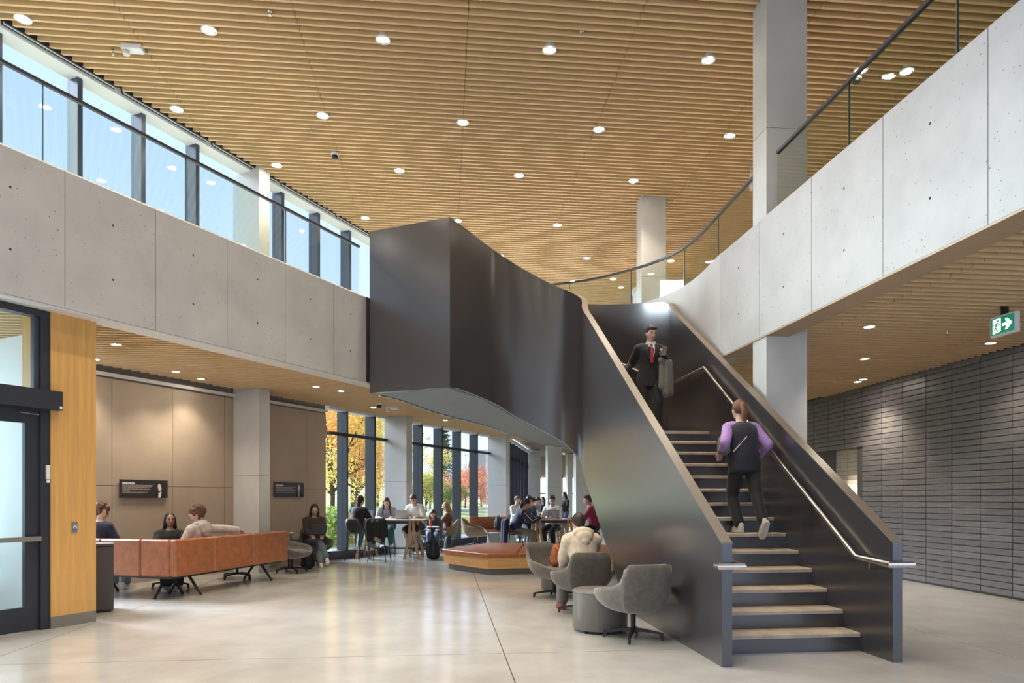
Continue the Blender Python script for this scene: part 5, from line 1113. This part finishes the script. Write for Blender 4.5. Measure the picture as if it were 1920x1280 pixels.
# ------------------------------------------------------------------ outside
mat('lawn', (.30,.36,.09), .9, noise=.35, scale=1.2, col2=(.52,.50,.16), bump=.3, bscale=40); mat('terrace', (.62,.62,.60), .7, noise=.06, scale=2); mat('bark', (.10,.075,.055), .9, noise=.3, scale=10)
for n_, c_, c2_ in (('leaf_yellow',(.66,.48,.10),(.86,.68,.20)),('leaf_orange',(.74,.28,.07),(.86,.42,.13)),('leaf_red',(.55,.11,.05),(.72,.22,.10)),('leaf_green',(.16,.26,.05),(.30,.38,.08)),('leaf_dark',(.05,.11,.05),(.09,.17,.07)),('leaf_pink',(.66,.26,.14),(.76,.38,.2))):
    m_ = mat(n_, c_, .7, noise=.25, scale=2.5, col2=c2_); b_ = m_.node_tree.nodes['Principled BSDF']; nt_ = m_.node_tree; tl_ = nt_.nodes.new('ShaderNodeBsdfTranslucent'); tl_.inputs[0].default_value = (*c2_, 1); mx_ = nt_.nodes.new('ShaderNodeMixShader'); mx_.inputs[0].default_value = .5
    ou_ = [n for n in nt_.nodes if n.type == 'OUTPUT_MATERIAL'][0]; nt_.links.new(b_.outputs[0], mx_.inputs[1]); nt_.links.new(tl_.outputs[0], mx_.inputs[2]); nt_.links.new(mx_.outputs[0], ou_.inputs[0])
def gz(a): return -.10+(max(0,(math.sqrt(max(0,(a-3.4)/1.3))))/8)**1.2*2.3
def lw(s, a): return LWALL+WD*s-WN*a
m = MB(); pts = []
g = [[None]*9 for _ in range(13)]
for i in range(13):
    for j in range(9):
        p = lw(-16+i*8, 3.4+j*j*1.3); g[i][j] = len(m.v); m.v.append(V(p.x, p.y, -.10+ (j/8)**1.2*2.3 if j else -.10))
for i in range(12):
    for j in range(8): m.f.append((g[i][j], g[i+1][j], g[i+1][j+1], g[i][j+1])); m.m.append(0)
o = m.build('ground', 'lawn', smooth=True); o['kind'] = 'structure'; o['label'] = 'sunlit lawn beyond the window wall'
m = MB(); m.prism([lw(-14,.14), lw(60,.14), lw(60,3.6), lw(-14,3.6)], -.25, -.05); struct('floor_terrace', m, 'terrace', label='pale terrace outside the window wall')
m = MB(); m.prism([lw(3.5,2.3), lw(7.2,2.3), lw(7.2,2.75), lw(3.5,2.75)], -.05, .5); struct('wall_planter', m, 'terrace', label='low white planter wall outside the window')
m = MB(); q0 = lw(-20,17.5); m.prism([lw(2,15), lw(60,15), lw(60,17), lw(2,17)], gz(15)-.2, gz(16)+.03); struct('floor_path', m, 'terrace', label='pale path across the lawn')
def leaves(m, c, r, n, rnd, size, squash=.8, flat=1.0):
    for _ in range(n):
        v = V(rnd.gauss(0,1), rnd.gauss(0,1), rnd.gauss(0,1)).normalized()*r*(rnd.random()**.4); v.z *= squash
        p = c+v; d = V(rnd.gauss(0,1), rnd.gauss(0,1), rnd.gauss(0,.6)).normalized(); e = d.orthogonal().normalized(); e = Matrix.Rotation(rnd.random()*6.28, 3, d) @ e; s = size*rnd.uniform(.6,1.3)
        k = len(m.v); m.v += [p-d*s, p+e*s*.5, p+d*s, p-e*s*.5]; m.f.append((k,k+1,k+2,k+3)); m.m.append(0)
def tree(label, c, h, r, lm, seed, n=2600, size=.10, name='maple_tree', lm2=None, cat='tree', group=None):
    rnd = random.Random(seed); t = thing(name, label, cat, c)
    m = MB(); tp = V(rnd.uniform(-.3,.3), rnd.uniform(-.3,.3), h*.62); m.tube([(0,0,-.2),(rnd.uniform(-.1,.1),0,h*.25),tp*.8,tp], [h*.02,h*.016,h*.01,h*.005], 8); m.build('trunk', 'bark', t, world=False, smooth=True)
    cl = []
    for i in range(9):
        a = i*2.4+rnd.random(); q = V(math.cos(a)*r*rnd.uniform(.45,.85), math.sin(a)*r*rnd.uniform(.45,.85), h*rnd.uniform(.30,.95)); cl.append(q)
        b = V(0,0,h*rnd.uniform(.18,.4)); m = MB(); m.tube([b, b.lerp(q,.5)+Z*.2, q], [h*.011,h*.008,h*.004], 6); m.build('branch', 'bark', t, world=False)
    cl.append(V(0,0,h*.8))
    for part, mm in ((cl[::2], lm), (cl[1::2], lm2 or lm)):
        m = MB()
        for q in part: leaves(m, q, r*.55, n//10, rnd, size)
        o = m.build('foliage', mm, t, world=False, fix=False); o['kind'] = 'stuff'
    return t
def tr(label, px, a, h, r, lm, seed, n=2600, size=.10, name='maple_tree', lm2=None, cat='tree', group=None):
    P = LWALL-WN*a; s = hit(P, WD, px); p = P+WD*s; return tree(label, (p.x,p.y,gz(a)-.05), h, r, lm, seed, n, size, name, lm2, cat, group)
tr('large yellow and orange maple nearest the window', 622, 9, 6.0, 2.6, 'leaf_yellow', 1, 11000, .075, lm2='leaf_orange')
tr('golden maple between the first mullions', 672, 11, 5.4, 2.7, 'leaf_yellow', 2, 11000, .075, lm2='leaf_yellow')
tr('pink red maple crown above the golden maple', 662, 15, 8.0, 3.0, 'leaf_pink', 3, 7000, .085, lm2='leaf_yellow')
tr('slender yellow tree beside the window column', 708, 14, 5.8, 2.1, 'leaf_yellow', 4, 7000, .075, lm2='leaf_yellow')
tr('far yellow green tree closing the view behind the maples', 640, 24, 6.5, 4.2, 'leaf_yellow', 14, 8000, .10, lm2='leaf_green')
tr('small orange tree left of the green conifer', 806, 17, 4.6, 1.8, 'leaf_pink', 5, 6000, .075, lm2='leaf_yellow')
tr('red bush in front of the far building', 872, 17, 3.2, 2.0, 'leaf_red', 7, 5000, .08, 'red_bush', 'leaf_pink', 'bush')
tr('pink red bush right of the lamp pole', 903, 18, 3.4, 2.2, 'leaf_pink', 8, 5000, .08, 'red_bush', 'leaf_red', 'bush')
tr('yellow green shrub below the orange tree', 800, 14, 2.6, 1.3, 'leaf_yellow', 9, 3000, .07, 'shrub', 'leaf_green', 'bush')
tr('green shrub under the conifer', 842, 15, 1.9, 1.2, 'leaf_green', 10, 2500, .07, 'shrub', 'leaf_green', 'bush')
for i, (px, a) in enumerate(((628,3.4),(650,3.6),(672,4.0))): tr(('low leafy groundcover bank by the first window pane','leaf strewn groundcover bank in the second pane','groundcover bank behind the woman in black')[i], px, a, 1.0, .9, 'leaf_green', 20+i, 2600, .06, 'groundcover', 'leaf_green' if i != 1 else 'leaf_orange', 'plant')
P = LWALL-WN*22; s = hit(P, WD, 832); cp_ = P+WD*s; cn = thing('conifer', 'dark green conifer seen through the window wall', 'tree', (cp_.x,cp_.y,gz(22)))
m = MB(); m.tube([(0,0,-.2),(0,0,7.6)], [.16,.03], 7); m.build('trunk', 'bark', cn, world=False); m = MB(); rnd = random.Random(6)
for i in range(16): z = .8+i*.43; leaves(m, V(0,0,z), 1.9*(1-i/17)+.15, 330, rnd, .10, .35)
o = m.build('foliage', 'leaf_dark', cn, world=False, fix=False); o['kind'] = 'stuff'
P = LWALL-WN*20; p = P+WD*hit(P, WD, 873.5); lp_ = thing('lamp_post', 'white lamp post on the lawn', 'lamp post', (p.x,p.y,gz(20))); m = MB(); m.tube([(0,0,0),(0,0,4.6)], [.06,.045], 10); m.build('pole', 'white', lp_, world=False, smooth=40); m = MB(); m.lathe([(.03,4.6),(.16,4.62),(.16,4.68),(.02,4.72)], seg=16); m.build('lamp_head', 'white', lp_, world=False)
m = MB()
# house beyond
P = LWALL-WN*26; p = P+WD*hit(P, WD, 900); ho = thing('building', 'pale building with a pitched roof beyond the red bushes', 'building', (p.x,p.y,gz(26)), R(12)); mat('stucco', (.70,.64,.50), .8); mat('roof', (.36,.31,.22), .8)
m = MB(); m.box(0,9,0,6,-.3,3.6); m.build('wall', 'stucco', ho, world=False); m = MB(); m.rings([[V(x,-.6,3.4), V(x,3,6.2), V(x,6.6,3.4), V(x,6.6,3.25), V(x,3,6.0), V(x,-.6,3.25)] for x in (-.6,9.5)]); m.build('roof', 'roof', ho, world=False)
for x in (.6,2.4,4.2,6): m = MB(); m.box(x,x+1,-.04,.02,1,2.4); w_ = m.build('window', 'white', ho, world=False); m = MB(); m.box(x+.08,x+.92,-.05,-.04,1.08,2.32); m.build('pane', 'alu_blue', w_, world=False)
